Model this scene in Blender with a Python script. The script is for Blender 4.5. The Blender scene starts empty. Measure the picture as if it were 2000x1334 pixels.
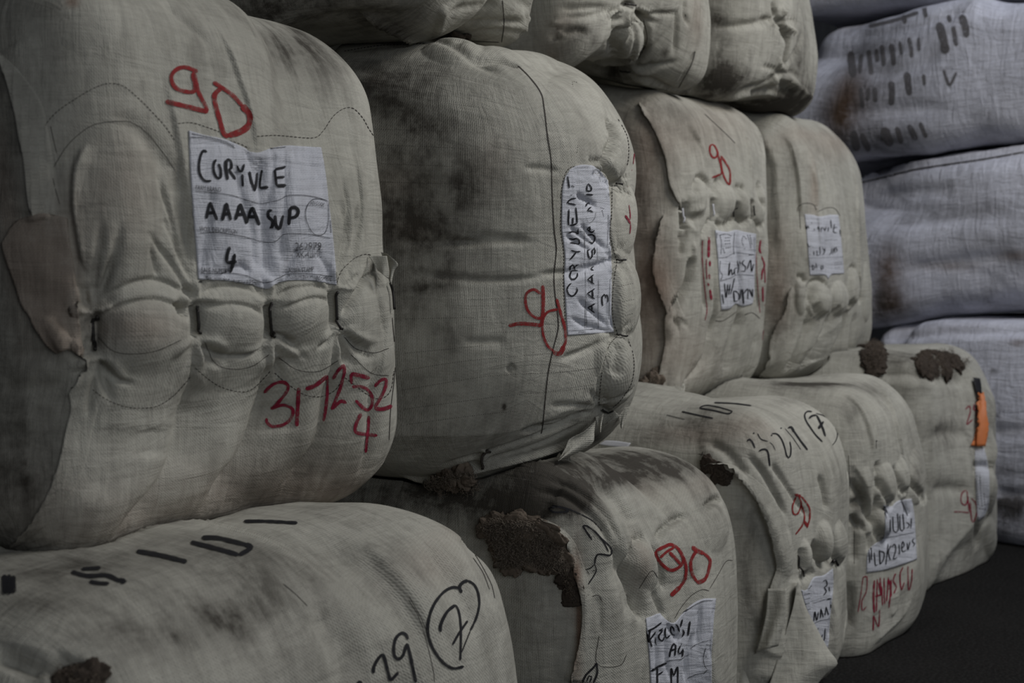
import bpy, math, random
import numpy as np
from mathutils import Vector, Matrix
from mathutils.bvhtree import BVHTree

scene = bpy.context.scene
C = scene.collection
W, H = 2000, 1334

# ------------------------------------------------------------------ camera
FPX = 2500.0
CAM = np.array([0.0, -1.2, 1.03])
PITCH = math.radians(4.19)
YAW = math.radians(32.3)            # viewing direction measured from +X towards +Y
cam_d = bpy.data.cameras.new('camera')
cam_d.sensor_width = 36.0
cam_d.lens = 36.0 * FPX / W
cam_d.clip_start = 0.02
cam_d.dof.use_dof = True
cam_d.dof.focus_distance = 2.05
cam_d.dof.aperture_fstop = 5.6
cam = bpy.data.objects.new('camera', cam_d)
C.objects.link(cam)
FWD = np.array([math.cos(YAW) * math.cos(PITCH), math.sin(YAW) * math.cos(PITCH), -math.sin(PITCH)])
RIGHT = np.array([math.sin(YAW), -math.cos(YAW), 0.0])
UP = np.cross(RIGHT, FWD)
M = Matrix(((RIGHT[0], UP[0], -FWD[0], CAM[0]), (RIGHT[1], UP[1], -FWD[1], CAM[1]),
            (RIGHT[2], UP[2], -FWD[2], CAM[2]), (0, 0, 0, 1)))
cam.matrix_world = M
scene.camera = cam

# ------------------------------------------------------------------ light
scene.view_settings.view_transform = 'Standard'
scene.view_settings.look = 'None'
scene.view_settings.gamma = 1.0
scene.view_settings.exposure = 0.0
scene.view_settings.use_curve_mapping = False

world = bpy.data.worlds.new('world')
scene.world = world
world.use_nodes = True
wn = world.node_tree
bg = wn.nodes['Background']
bg.inputs['Color'].default_value = (0.80, 0.86, 1.0, 1)
bg.inputs['Strength'].default_value = 0.035


def area(name, loc, target, sx, sy, power, color):
    d = bpy.data.lights.new(name, 'AREA')
    d.shape = 'RECTANGLE'
    d.size, d.size_y = sx, sy
    d.energy = power
    d.color = color
    o = bpy.data.objects.new(name, d)
    o.location = loc
    o.rotation_euler = (Vector(target) - Vector(loc)).to_track_quat('-Z', 'Y').to_euler()
    C.objects.link(o)
    return o


area('skylight', (3.0, -1.9, 3.0), (2.3, 0.1, 1.0), 1.6, 0.9, 52.0, (1.0, 0.97, 0.91))
area('front_fill', (-0.6, -4.6, 2.3), (2.2, 0.0, 0.8), 3.8, 3.0, 54.0, (0.92, 0.96, 1.0))  # added fill lamp on the camera side, no doorway stands there
area('end_skylight', (3.8, -2.4, 4.0), (4.9, -0.1, 1.5), 1.4, 1.0, 30.0, (0.68, 0.79, 1.0))

rng = np.random.RandomState(7)


# ------------------------------------------------------------------ maths helpers
def project(P):
    D = P - CAM
    z = D @ FWD
    return np.stack([W / 2 + FPX * (D @ RIGHT) / z, H / 2 - FPX * (D @ UP) / z], -1), z


def ray_dir(x, y):
    d = FWD + RIGHT * ((x - W / 2) / FPX) + UP * ((H / 2 - y) / FPX)
    return d / np.linalg.norm(d)


def catmull(pts, step=4.0, closed=False):
    """smooth polyline through pts, resampled about every `step`"""
    p = np.asarray(pts, float)
    if len(p) == 2:
        n = max(2, int(np.linalg.norm(p[1] - p[0]) / step) + 1)
        t = np.linspace(0, 1, n)[:, None]
        return p[0] * (1 - t) + p[1] * t
    if closed:
        q = np.vstack([p[-1], p, p[0], p[1]])
    else:
        q = np.vstack([2 * p[0] - p[1], p, 2 * p[-1] - p[-2]])
    out = []
    for i in range(1, len(q) - 2):
        a, b, c, d = q[i - 1], q[i], q[i + 1], q[i + 2]
        n = max(1, int(np.linalg.norm(c - b) / step))
        t = (np.arange(n) / n)[:, None]
        out.append(0.5 * ((2 * b) + (-a + c) * t + (2 * a - 5 * b + 4 * c - d) * t ** 2 + (-a + 3 * b - 3 * c + d) * t ** 3))
    out.append(q[-2][None])
    return np.vstack(out)


def hash3(ix, iy, iz, seed):
    h = (ix.astype(np.int64) * 374761393 + iy.astype(np.int64) * 668265263 + iz.astype(np.int64) * 2147483647 + seed * 1274126177) & 0xffffffff
    h = ((h ^ (h >> 13)) * 1274126177) & 0xffffffff
    return ((h ^ (h >> 16)) & 0xffff) / 32767.5 - 1.0


def noise3(P, scale, seed=0):
    q = P * scale
    f = np.floor(q)
    t = q - f
    t = t * t * (3 - 2 * t)
    i = f.astype(np.int64)
    r = 0
    for dx in (0, 1):
        for dy in (0, 1):
            for dz in (0, 1):
                w = (t[:, 0] if dx else 1 - t[:, 0]) * (t[:, 1] if dy else 1 - t[:, 1]) * (t[:, 2] if dz else 1 - t[:, 2])
                r = r + w * hash3(i[:, 0] + dx, i[:, 1] + dy, i[:, 2] + dz, seed)
    return r


def zoom(x0, y0, s, pts):
    return [(x0 + x / s, y0 + y / s) for x, y in pts]


# ------------------------------------------------------------------ materials
def nodes_of(name):
    m = bpy.data.materials.new(name)
    m.use_nodes = True
    nt = m.node_tree
    b = nt.nodes['Principled BSDF']
    return m, nt, b


def N(nt, kind, **kw):
    n = nt.nodes.new(kind)
    for k, v in kw.items():
        if k in n.inputs:
            n.inputs[k].default_value = v
        else:
            setattr(n, k, v)
    return n


def math_node(nt, op, a, b=None, clamp=False):
    n = nt.nodes.new('ShaderNodeMath')
    n.operation = op
    n.use_clamp = clamp
    for i, v in enumerate((a, b)):
        if v is None:
            continue
        if isinstance(v, (int, float)):
            n.inputs[i].default_value = v
        else:
            nt.links.new(v, n.inputs[i])
    return n.outputs[0]


def mix_col(nt, fac, a, b, mode='MIX'):
    n = nt.nodes.new('ShaderNodeMix')
    n.data_type = 'RGBA'
    n.blend_type = mode
    for sock, v in ((n.inputs[0], fac), (n.inputs[6], a), (n.inputs[7], b)):
        if isinstance(v, (int, float)):
            sock.default_value = v
        elif isinstance(v, tuple):
            sock.default_value = v if len(v) == 4 else (*v, 1)
        else:
            nt.links.new(v, sock)
    return n.outputs[2]


def ramp(nt, fac, lo, hi):
    n = nt.nodes.new('ShaderNodeMapRange')
    n.inputs['From Min'].default_value = lo
    n.inputs['From Max'].default_value = hi
    nt.links.new(fac, n.inputs['Value'])
    return n.outputs[0]


def canvas(name, base, base2, dirt_shade_col=(0.026, 0.021, 0.016), rust_col=(0.235, 0.165, 0.125), weave=350.0, weave_amt=0.26,
           rough=0.85, grime=0.58, sheen=0.0, crease=0.55):
    """woven pack cloth: two thread directions, creases, grime; 'dirt' and 'rust' attributes hold stains and painted-in shade"""
    m, nt, b = nodes_of(name)
    L = nt.links.new
    tc = nt.nodes.new('ShaderNodeTexCoord')
    uv = nt.nodes.new('ShaderNodeUVMap')
    uv.uv_map = 'cloth'
    obj = tc.outputs['Object']

    def noise(scale, vec=None, detail=4.0, rough=0.6, dist=0.0, stretch=None, w=None):
        n = N(nt, 'ShaderNodeTexNoise', Scale=scale, Detail=detail, Roughness=rough, Distortion=dist)
        v = vec or obj
        if stretch:
            mp = nt.nodes.new('ShaderNodeMapping')
            mp.inputs['Scale'].default_value = stretch
            L(v, mp.inputs['Vector'])
            v = mp.outputs[0]
        L(v, n.inputs['Vector'])
        return n.outputs['Fac']
    # colour
    n1 = noise(2.6, detail=5)
    col = mix_col(nt, ramp(nt, n1, 0.35, 0.65), base, base2)
    streak = noise(1.0, vec=uv.outputs[0], stretch=(14, 160, 1), detail=3)
    streak2 = noise(1.0, vec=uv.outputs[0], stretch=(160, 12, 1), detail=3)
    s = math_node(nt, 'MULTIPLY', math_node(nt, 'ADD', streak, streak2), 0.5)
    col = mix_col(nt, math_node(nt, 'MULTIPLY', ramp(nt, s, 0.40, 0.62), 0.16), col, (0.10, 0.09, 0.08))
    att_d = nt.nodes.new('ShaderNodeAttribute')
    att_d.attribute_name = 'dirt'
    att_r = nt.nodes.new('ShaderNodeAttribute')
    att_r.attribute_name = 'rust'
    # wear: blotchy smudges everywhere, dense where stains and painted-in shade are
    sm = noise(7.0, detail=8, rough=0.72, dist=0.3)
    sm2 = noise(34.0, detail=4, rough=0.7)
    sm3 = noise(1.0, stretch=(30, 5.5, 5.5), detail=5, rough=0.65, dist=0.4)
    smm = math_node(nt, 'ADD', math_node(nt, 'ADD', math_node(nt, 'MULTIPLY', sm, 0.40), math_node(nt, 'MULTIPLY', sm3, 0.38)), math_node(nt, 'MULTIPLY', sm2, 0.22))
    rustf = math_node(nt, 'MULTIPLY', att_r.outputs['Fac'], ramp(nt, smm, 0.20, 0.52), True)
    col = mix_col(nt, rustf, col, rust_col)
    amb = math_node(nt, 'MULTIPLY', ramp(nt, smm, 0.46, 0.72), grime)
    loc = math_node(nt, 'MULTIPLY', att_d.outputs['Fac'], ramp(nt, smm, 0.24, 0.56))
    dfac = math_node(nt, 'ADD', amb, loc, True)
    col = mix_col(nt, math_node(nt, 'MULTIPLY', dfac, 0.93), col, dirt_shade_col)
    # threads
    mp = nt.nodes.new('ShaderNodeMapping')
    L(uv.outputs[0], mp.inputs['Vector'])
    jit = noise(60.0, vec=uv.outputs[0], detail=2)
    comb = nt.nodes.new('ShaderNodeVectorMath')
    comb.operation = 'ADD'
    L(mp.outputs[0], comb.inputs[0])
    jj = math_node(nt, 'MULTIPLY', jit, 0.004)
    L(jj, comb.inputs[1])
    sep = nt.nodes.new('ShaderNodeSeparateXYZ')
    L(comb.outputs[0], sep.inputs[0])
    u_, v_ = sep.outputs[0], sep.outputs[1]
    k = weave * 2 * math.pi
    su = math_node(nt, 'SINE', math_node(nt, 'MULTIPLY', math_node(nt, 'ADD', u_, v_), k * 0.7))
    sv = math_node(nt, 'SINE', math_node(nt, 'MULTIPLY', v_, k))
    wv = math_node(nt, 'ADD', math_node(nt, 'MULTIPLY', su, 0.5), math_node(nt, 'MULTIPLY', sv, 0.5))
    thr = math_node(nt, 'MULTIPLY', ramp(nt, wv, -0.2, -0.9), 0.30 * weave_amt, True)
    col = mix_col(nt, thr, col, (0.05, 0.045, 0.04))
    L(col, b.inputs['Base Color'])
    b.inputs['Roughness'].default_value = rough
    b.inputs['Specular IOR Level'].default_value = 0.25
    if sheen:
        b.inputs['Sheen Weight'].default_value = sheen
    # relief: creases then weave
    c1 = noise(1.0, vec=uv.outputs[0], stretch=(9, 40, 1), detail=5, dist=0.8)
    c2 = noise(1.0, vec=uv.outputs[0], stretch=(45, 9, 1), detail=5, dist=0.8)
    cc = math_node(nt, 'ADD', c1, c2)
    b1 = N(nt, 'ShaderNodeBump', Strength=crease, Distance=0.006)
    L(cc, b1.inputs['Height'])
    b2 = N(nt, 'ShaderNodeBump', Strength=weave_amt, Distance=0.0006)
    L(wv, b2.inputs['Height'])
    L(b1.outputs[0], b2.inputs['Normal'])
    L(b2.outputs[0], b.inputs['Normal'])
    return m


def simple(name, col, rough=0.8, metallic=0.0, var=0.25, scale=60.0, bump=0.0, alpha_wear=0.0):
    m, nt, b = nodes_of(name)
    L = nt.links.new
    tc = nt.nodes.new('ShaderNodeTexCoord')
    n = N(nt, 'ShaderNodeTexNoise', Scale=scale, Detail=5.0, Roughness=0.65)
    L(tc.outputs['Object'], n.inputs['Vector'])
    c2 = tuple(c * (1 - var) for c in col)
    L(mix_col(nt, n.outputs['Fac'], col, c2), b.inputs['Base Color'])
    b.inputs['Roughness'].default_value = rough
    b.inputs['Metallic'].default_value = metallic
    b.inputs['Specular IOR Level'].default_value = 0.25
    if bump:
        bp = N(nt, 'ShaderNodeBump', Strength=bump, Distance=0.002)
        L(n.outputs['Fac'], bp.inputs['Height'])
        L(bp.outputs[0], b.inputs['Normal'])
    if alpha_wear:
        # dry-brush wear: the cloth shows through in fine speckle
        n2 = N(nt, 'ShaderNodeTexNoise', Scale=900.0, Detail=2.0, Roughness=0.7)
        L(tc.outputs['Object'], n2.inputs['Vector'])
        n3 = N(nt, 'ShaderNodeTexNoise', Scale=90.0, Detail=2.0, Roughness=0.7)
        L(tc.outputs['Object'], n3.inputs['Vector'])
        s = math_node(nt, 'ADD', math_node(nt, 'MULTIPLY', n2.outputs['Fac'], 0.5), math_node(nt, 'MULTIPLY', n3.outputs['Fac'], 0.5))
        a = math_node(nt, 'SUBTRACT', 1.0, math_node(nt, 'MULTIPLY', ramp(nt, s, 0.46, 0.66), alpha_wear))
        L(a, b.inputs['Alpha'])
    return m


MAT = {}
MAT['cloth'] = canvas('pale_pack_cloth', (0.46, 0.447, 0.395), (0.37, 0.36, 0.315))
MAT['twill'] = canvas('grey_twill_pack_cloth', (0.46, 0.447, 0.395), (0.37, 0.36, 0.315), weave=290.0, weave_amt=0.5)
MAT['cloth_far'] = canvas('white_pack_cloth', (0.72, 0.73, 0.83), (0.58, 0.59, 0.68), grime=0.4, rust_col=(0.12, 0.075, 0.05), weave_amt=0.2, crease=1.0)
MAT['label'] = canvas('white_label_cloth', (0.54, 0.55, 0.60), (0.47, 0.48, 0.53), weave_amt=0.25, grime=0.12, crease=0.9)
MAT['red'] = simple('red_marker_paint', (0.30, 0.020, 0.022), var=0.5, alpha_wear=0.75)
MAT['crimson'] = simple('crimson_marker_paint', (0.28, 0.012, 0.040), var=0.5, alpha_wear=0.8)
MAT['black'] = simple('black_marker_ink', (0.012, 0.012, 0.015), var=0.3, alpha_wear=0.25)
MAT['print'] = simple('black_print', (0.03, 0.03, 0.035), var=0.3, alpha_wear=0.5)
MAT['thread'] = simple('dark_stitch_thread', (0.06, 0.052, 0.045), var=0.5)
MAT['metal'] = simple('dark_steel_wire', (0.045, 0.042, 0.04), rough=0.45, metallic=0.6)
MAT['orange'] = simple('orange_plastic_tape', (0.60, 0.19, 0.065), rough=0.5, var=0.2)
MAT['blacktape'] = simple('black_plastic_tape', (0.02, 0.02, 0.024), rough=0.45)
MAT['wool'] = simple('raw_brown_wool', (0.22, 0.175, 0.138), var=0.85, scale=80.0, rough=0.95)
MAT['wool_fibre'] = simple('raw_wool_fibre', (0.28, 0.235, 0.19), var=0.6, scale=70.0, rough=0.95)
MAT['wool_dark'] = simple('raw_dark_wool', (0.075, 0.058, 0.046), var=0.8, scale=40.0, rough=0.95)
MAT['paper'] = simple('white_paper', (0.6, 0.6, 0.64), var=0.1)
MAT['faded_print'] = simple('faded_black_print', (0.06, 0.06, 0.065), var=0.5, scale=25.0, alpha_wear=0.8)  # faded ink of the label stamp
MAT['smear'] = simple('smeared_grey_print', (0.20, 0.19, 0.20), var=0.6, scale=14.0, alpha_wear=0.85)


# ------------------------------------------------------------------ mesh output
def link_mesh(name, V, F, mat, parent=None, origin=(0, 0, 0), uv=None, attrs=None, smooth=True):
    me = bpy.data.meshes.new(name)
    V = np.asarray(V, np.float32) - np.asarray(origin, np.float32)
    if isinstance(F, np.ndarray):
        nf, k = F.shape
        me.vertices.add(len(V))
        me.vertices.foreach_set('co', V.ravel())
        me.loops.add(nf * k)
        me.loops.foreach_set('vertex_index', F.ravel().astype(np.int32))
        me.polygons.add(nf)
        me.polygons.foreach_set('loop_start', (np.arange(nf) * k).astype(np.int32))
        me.update(calc_edges=True)
    else:
        me.from_pydata([tuple(map(float, v)) for v in V], [], [tuple(map(int, f)) for f in F])
        me.update()
    if smooth:
        me.polygons.foreach_set('use_smooth', np.ones(len(me.polygons), bool))
    if uv is not None:
        l = me.uv_layers.new(name='cloth')
        l.data.foreach_set('uv', np.asarray(uv, np.float32).ravel())
    for an, av in (attrs or {}).items():
        a = me.attributes.new(an, 'FLOAT', 'POINT')
        a.data.foreach_set('value', np.asarray(av, np.float32))
    me.materials.append(mat)
    me.validate()
    o = bpy.data.objects.new(name, me)
    C.objects.link(o)
    if parent is not None:
        o.parent = parent
    return o


def vnormals(V, F):
    a, b, c, d = (V[F[:, i]] for i in range(4))
    fn = np.cross(c - a, d - b)
    n = np.zeros_like(V)
    for i in range(4):
        for ax in range(3):
            n[:, ax] += np.bincount(F[:, i], fn[:, ax], len(V))
    return n / (np.linalg.norm(n, axis=1, keepdims=True) + 1e-12)


def cube_grid(n):
    """lattice shell of a box: unique lattice points in -1..1, quads (outward), per-loop face uv, per-face axis"""
    dim = (n, n, n) if isinstance(n, int) else n
    quads, uvs, axs = [], [], []
    for ax in range(3):
        u, v = (ax + 1) % 3, (ax + 2) % 3
        ii, jj = np.meshgrid(np.arange(dim[u]), np.arange(dim[v]), indexing='ij')
        for side in (0, dim[ax]):
            corner = []
            for di, dj in ((0, 0), (1, 0), (1, 1), (0, 1)):
                P = np.zeros(ii.shape + (3,), np.int64)
                P[..., ax] = side
                P[..., u] = ii + di
                P[..., v] = jj + dj
                corner.append(P.reshape(-1, 3))
            if side == 0:
                corner = corner[::-1]
            q = np.stack(corner, 1)
            quads.append(q)
            uvs.append(np.stack([q[..., u] / dim[u], q[..., v] / dim[v]], -1))
            axs.append(np.full(len(q), ax))
    Q = np.concatenate(quads)
    k = max(dim) + 1
    code = (Q[..., 0] * k + Q[..., 1]) * k + Q[..., 2]
    uc, inv = np.unique(code.ravel(), return_inverse=True)
    P = np.stack([uc // k ** 2, (uc // k) % k, uc % k], -1) / np.array(dim) * 2 - 1
    return P.astype(float), inv.reshape(-1, 4), np.concatenate(uvs), np.concatenate(axs)


GRIDS = {}


class Bale:
    def __init__(s, label, group, front_left, w, h, length, z0, yaw=0.0, roll=0.0, r=0.13, bulge=(0.03, 0.04, 0.03), n=120,
                 tilt=0.0, seed=0, lump=0.008):
        """front_left: x, y of the nearest front corner (on the ground plan); w along the row, length away from the aisle"""
        s.label, s.group, s.n, s.seed = label, group, n, seed
        s.gain = 1.0
        if n not in GRIDS:
            GRIDS[n] = cube_grid(n)
        P, F, uv, axs = GRIDS[n]
        s.F = F
        hx = np.array([w, length, h]) / 2
        # spread the lattice evenly, round the corners, blow the faces out
        q = P * hx
        rr = np.minimum(r, hx * 0.98)
        inner = np.clip(q, -(hx - rr), hx - rr)
        d = (q - inner) / rr
        ln = np.linalg.norm(d, axis=1, keepdims=True)
        mx = np.abs(d).max(axis=1, keepdims=True)
        dd = d / (ln + 1e-9) * mx
        V = inner + dd * rr
        pn = V / hx
        b = np.array(bulge)
        for ax in range(3):
            o1, o2 = (ax + 1) % 3, (ax + 2) % 3
            V[:, ax] += np.sign(pn[:, ax]) * np.abs(pn[:, ax]) ** 3 * b[ax] * (1 - pn[:, o1] ** 2).clip(0) * (1 - pn[:, o2] ** 2).clip(0)
        V += noise3(V, 5.0, seed)[:, None] * pn * lump + noise3(V, 11.0, seed + 5)[:, None] * pn * lump * 0.5
        s.local = V.copy()
        ca, sa = math.cos(tilt), math.sin(tilt)          # tilt about the depth axis (roll)
        V = np.stack([V[:, 0] * ca - V[:, 2] * sa, V[:, 1], V[:, 0] * sa + V[:, 2] * ca], -1)
        V += np.array([w / 2, length / 2, 0])
        cy, sy = math.cos(yaw), math.sin(yaw)
        V = np.stack([V[:, 0] * cy - V[:, 1] * sy, V[:, 0] * sy + V[:, 1] * cy, V[:, 2]], -1)
        V += np.array([front_left[0], front_left[1], z0 + h / 2])
        s.V = V
        s.base_z = z0
        dims = np.array([w, length, h])
        u_ax = (axs + 1) % 3
        v_ax = (axs + 2) % 3
        uvm = np.stack([uv[..., 0] * dims[u_ax][:, None], uv[..., 1] * dims[v_ax][:, None]], -1)
        uvm[axs == 0] = uvm[axs == 0][..., ::-1]
        s.uv = uvm.reshape(-1, 2) + seed * 0.37
        s.dirt = np.zeros(len(V))
        s.rust = np.zeros(len(V))
        s.rebuild()

    def press(s, other, gap=0.006):
        """where this bale would run into the other, its cloth is squashed flat against it"""
        lo, hi = other.V.min(0), other.V.max(0)
        sel = np.where(((s.V > lo) & (s.V < hi)).all(1))[0]
        for i in sel:
            co, no, _, di = other.bvh.find_nearest(Vector(s.V[i]))
            if co is not None:
                dd = (s.V[i] - np.array(co)) @ np.array(no)
                if dd < gap:
                    s.V[i] = np.array(co) + np.array(no) * gap
        s.rebuild()

    def rebuild(s):
        s.over = None            # set to a label's own surface while it is being written on
        s.Nm = vnormals(s.V, s.F)
        s.bvh = BVHTree.FromPolygons(s.V.tolist(), s.F.tolist())

    # --- rays from the camera onto this bale
    def ray(s, x, y):
        loc, nor, idx, dist = (s.over or s.bvh).ray_cast(Vector(CAM), Vector(ray_dir(x, y)))
        if loc is None:
            return None, None
        return np.array(loc), np.array(nor)

    def ray_snap(s, x, y):
        """as ray, but a pixel just off the outline falls on the nearest point of the surface"""
        p, n = s.ray(x, y)
        if p is None:
            px, z = s.screen
            i = np.argmin((px[:, 0] - x) ** 2 + (px[:, 1] - y) ** 2)
            return s.V[i].copy(), s.Nm[i].copy()
        return p, n

    @property
    def screen(s):
        if getattr(s, '_sv', None) is not s.V:
            s._scr = project(s.V)
            s._sv = s.V
        return s._scr

    def outline(s, pts, sigma=0.10, rounds=4, step=20):
        """ease the silhouette through the outline traced for this bale; a smooth local stretch of the volume"""
        T = catmull(pts, step)
        for _ in range(rounds):
            px, z = project(s.V)
            c = (px.max(0) + px.min(0)) / 2
            ang = np.arctan2(px[:, 1] - c[1], px[:, 0] - c[0])
            rad = np.hypot(px[:, 0] - c[0], px[:, 1] - c[1])
            src, dsp = [], []
            for t in T:
                d = t - c
                a = math.atan2(d[1], d[0])
                da = np.abs((ang - a + math.pi) % (2 * math.pi) - math.pi)
                sel = np.where(da < 0.02)[0]
                if not len(sel):
                    continue
                i = sel[np.argmax(rad[sel])]
                mv = t - px[i]
                src.append(s.V[i])
                dsp.append((RIGHT * mv[0] - UP * mv[1]) * z[i] / FPX)
            src, dsp = np.array(src), np.array(dsp)
            num = np.zeros_like(s.V)
            den = np.zeros(len(s.V))
            for p_, d_ in zip(src, dsp):
                w_ = np.exp(-((s.V - p_) ** 2).sum(1) / (2 * sigma ** 2))
                num += w_[:, None] * d_
                den += w_
            s.V = s.V + num / np.maximum(den, 1.0)[:, None]
        s.rebuild()

    # --- relief
    def stroke(s, pts, w, d, kind='groove', fade=0.25, closed=False):
        p = catmull(pts, 5, closed)
        PP, NN = [], []
        for x, y in p:
            a, b = s.ray_snap(x, y)
            PP.append(a)
            NN.append(b)
        PP, NN = np.array(PP), np.array(NN)
        n = len(PP)
        t = np.linspace(0, 1, n)
        tap = np.ones(n) if closed or fade <= 0 else np.clip(np.minimum(t, 1 - t) / fade, 0, 1)
        tap = tap * tap * (3 - 2 * tap)
        reach = w * (4.0 if kind == 'valley' else 3.2)
        lo, hi = PP.min(0) - reach, PP.max(0) + reach
        V0 = s.V0
        sel = np.where(((V0 > lo) & (V0 < hi)).all(1))[0]
        if not len(sel):
            return
        tang = np.gradient(PP, axis=0)
        side_v = np.cross(NN, tang)
        side_v /= np.linalg.norm(side_v, axis=1, keepdims=True) + 1e-12
        for ch in np.array_split(sel, max(1, len(sel) * n // 3000000 + 1)):
            v = V0[ch]
            d2 = ((v[:, None, :] - PP[None]) ** 2).sum(-1)
            i = d2.argmin(1)
            dist = np.sqrt(d2[np.arange(len(ch)), i])
            ok = dist < reach
            i, dist, c2, v = i[ok], dist[ok], ch[ok], v[ok]
            sg = ((v - PP[i]) * side_v[i]).sum(1)
            if kind == 'groove':
                f = -s.gain * d * np.exp(-(dist / w) ** 2)
            elif kind == 'ridge':
                f = s.gain * d * np.exp(-(dist / w) ** 2)
            elif kind == 'valley':   # between two pleats: steep up one side, slow up the other
                f = -d * np.where(sg > 0, np.exp(-dist / (0.30 * w)), np.exp(-dist / w))
            else:        # fold: cloth lies over on one side, drops sharply on the other
                f = np.where(sg > 0, d * np.exp(-dist / w), d * np.exp(-(dist / (0.16 * w)) ** 2))
            s.D[c2] += f * tap[i]

    def blob(s, x, y, rx, ry, hgt, rot=0.0, power=1.0, attr=None):
        """a swelling (or, with attr, a stain or painted-in shade) centred where this pixel meets the cloth; rx, ry in photo pixels"""
        c0, n0 = s.ray_snap(x, y)
        depth = (c0 - CAM) @ FWD
        cr, sr = math.cos(rot), math.sin(rot)
        # tangent-plane axes from the two screen directions
        def tangent(dx, dy):
            rd = (RIGHT * dx - UP * dy) / FPX * depth
            rv = ray_dir(x, y)
            cosn = rv @ n0
            if abs(cosn) < 0.22:
                cosn = -0.22
            return rd - rv * (rd @ n0) / cosn
        a = tangent(rx * cr, rx * sr)
        b = tangent(-ry * sr, ry * cr)
        la, lb = np.linalg.norm(a), np.linalg.norm(b)
        v = (s.V0 if attr is None else s.V) - c0
        G = np.array([[a @ a, a @ b], [a @ b, b @ b]])
        Gi = np.linalg.inv(G)
        pa, pb = v @ a, v @ b
        u1 = Gi[0, 0] * pa + Gi[0, 1] * pb
        u2 = Gi[1, 0] * pa + Gi[1, 1] * pb
        dn = v @ n0
        q = u1 ** 2 + u2 ** 2 + (dn / (0.5 * max(la, lb) + 0.02)) ** 2
        if attr is None:
            f = np.clip(1 - q, 0, 1) ** power
            s.D += hgt * f
        else:
            getattr(s, attr)[:] += hgt * np.exp(-q)

    def pucker(s, x, y, R, k, d, w=0.006, a0=0.0, a1=2 * math.pi, seed=0):
        rs = np.random.RandomState(seed + int(x) * 7 + int(y))
        for i in range(k):
            a = a0 + (a1 - a0) * (i + rs.uniform(0.1, 0.9)) / k
            l = R * rs.uniform(0.55, 1.1)
            b = a + rs.uniform(-0.25, 0.25)
            pts = [(x + 3 * math.cos(a), y + 3 * math.sin(a)), (x + l * 0.5 * math.cos(a), y + l * 0.5 * math.sin(a)),
                   (x + l * math.cos(b), y + l * math.sin(b))]
            s.stroke(pts, w, d * rs.uniform(0.6, 1.2), 'groove' if i % 3 else 'ridge', fade=0.45)

    def begin(s):
        s.V0 = s.V
        s.N0 = s.Nm
        s.D = np.zeros(len(s.V))

    def end(s):
        s.V = s.V0 + s.N0 * s.D[:, None]
        s.rebuild()

    def build(s, mat=None, name='wool_bale', body='pack_body'):
        o = bpy.data.objects.new(name, None)
        cx, cy = (s.V[:, 0].max() + s.V[:, 0].min()) / 2, (s.V[:, 1].max() + s.V[:, 1].min()) / 2
        s.origin = np.array([cx, cy, s.V[:, 2].min()])
        o.location = s.origin
        o.empty_display_size = 0.1
        C.objects.link(o)
        o['label'], o['category'] = s.label, 'bale'
        if s.group:
            o['group'] = s.group
        s.root = o
        s.mat = mat or MAT['cloth']
        link_mesh(body, s.V, s.F, s.mat, o, s.origin, s.uv, {'dirt': s.dirt.clip(0, 1.3), 'rust': s.rust.clip(0, 1.2)})
        return o

    # --- things drawn or sewn on the cloth
    def ribbon_geo(s, pts, wpx, lift=0.0008, closed=False, step=3.0, taper=0.0, rows=3):
        p = catmull(pts, step, closed)
        if closed:
            p = np.vstack([p, p[1:2]])
        if len(p) < 2:
            return [], []
        tg = np.gradient(p, axis=0)
        tg /= np.linalg.norm(tg, axis=1, keepdims=True) + 1e-9
        nn = np.stack([-tg[:, 1], tg[:, 0]], -1)
        k = len(p)
        wob = 1 + 0.10 * np.sin(np.arange(k) * 0.7 + p[0, 0]) * np.cos(np.arange(k) * 0.23)
        wd = np.full(k, wpx) * wob
        t = np.linspace(0, 1, k)
        if taper:
            wd *= 1 - taper * np.clip((t - 0.5) * 2, 0, 1)
        if not closed:       # rounded ends
            e = np.minimum(np.arange(k), np.arange(k)[::-1]) * step / (wpx * 0.5 + 1e-6)
            wd *= np.sqrt(np.clip(1 - (1 - np.clip(e, 0, 1)) ** 2, 0.12, 1))
        V, ok = [], []
        for i in range(k):
            for j in range(rows + 1):
                q = p[i] + nn[i] * wd[i] * (j / rows - 0.5)
                a, b = s.ray(q[0], q[1])
                if a is None:
                    V.append((0, 0, 0))
                    ok.append(False)
                else:
                    V.append(a + b * lift)
                    ok.append(True)
        V = np.array(V)
        F = []
        dep = (V - CAM) @ FWD
        m = rows + 1
        for i in range(k - 1):
            for j in range(rows):
                f = (i * m + j, i * m + j + 1, (i + 1) * m + j + 1, (i + 1) * m + j)
                if all(ok[q] for q in f) and max(dep[q] for q in f) - min(dep[q] for q in f) < 0.05:
                    F.append(f)
        return V, F

    def marks(s, name, strokes, mat, wpx, lift=0.0012, label=None, taper=0.0, parent=None, rows=3):
        VV, FF, n = [], [], 0
        for st in strokes:
            w_ = wpx
            closed = False
            if isinstance(st, tuple) and isinstance(st[0], list):
                st, w_ = st[0], st[1]
            V, F = s.ribbon_geo(st, w_, lift, closed, taper=taper, rows=rows)
            if not len(F):
                continue
            VV.append(V)
            FF += [tuple(q + n for q in f) for f in F]
            n += len(V)
        if not FF:
            return None
        V = np.vstack(VV)
        used = np.unique(np.array(FF).ravel())
        mp = np.full(len(V), -1)
        mp[used] = np.arange(len(used))
        o = link_mesh(name, V[used], mp[np.array(FF)], mat, parent or s.root, s.origin)
        if label:
            o['label'] = label
        return o

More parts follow.
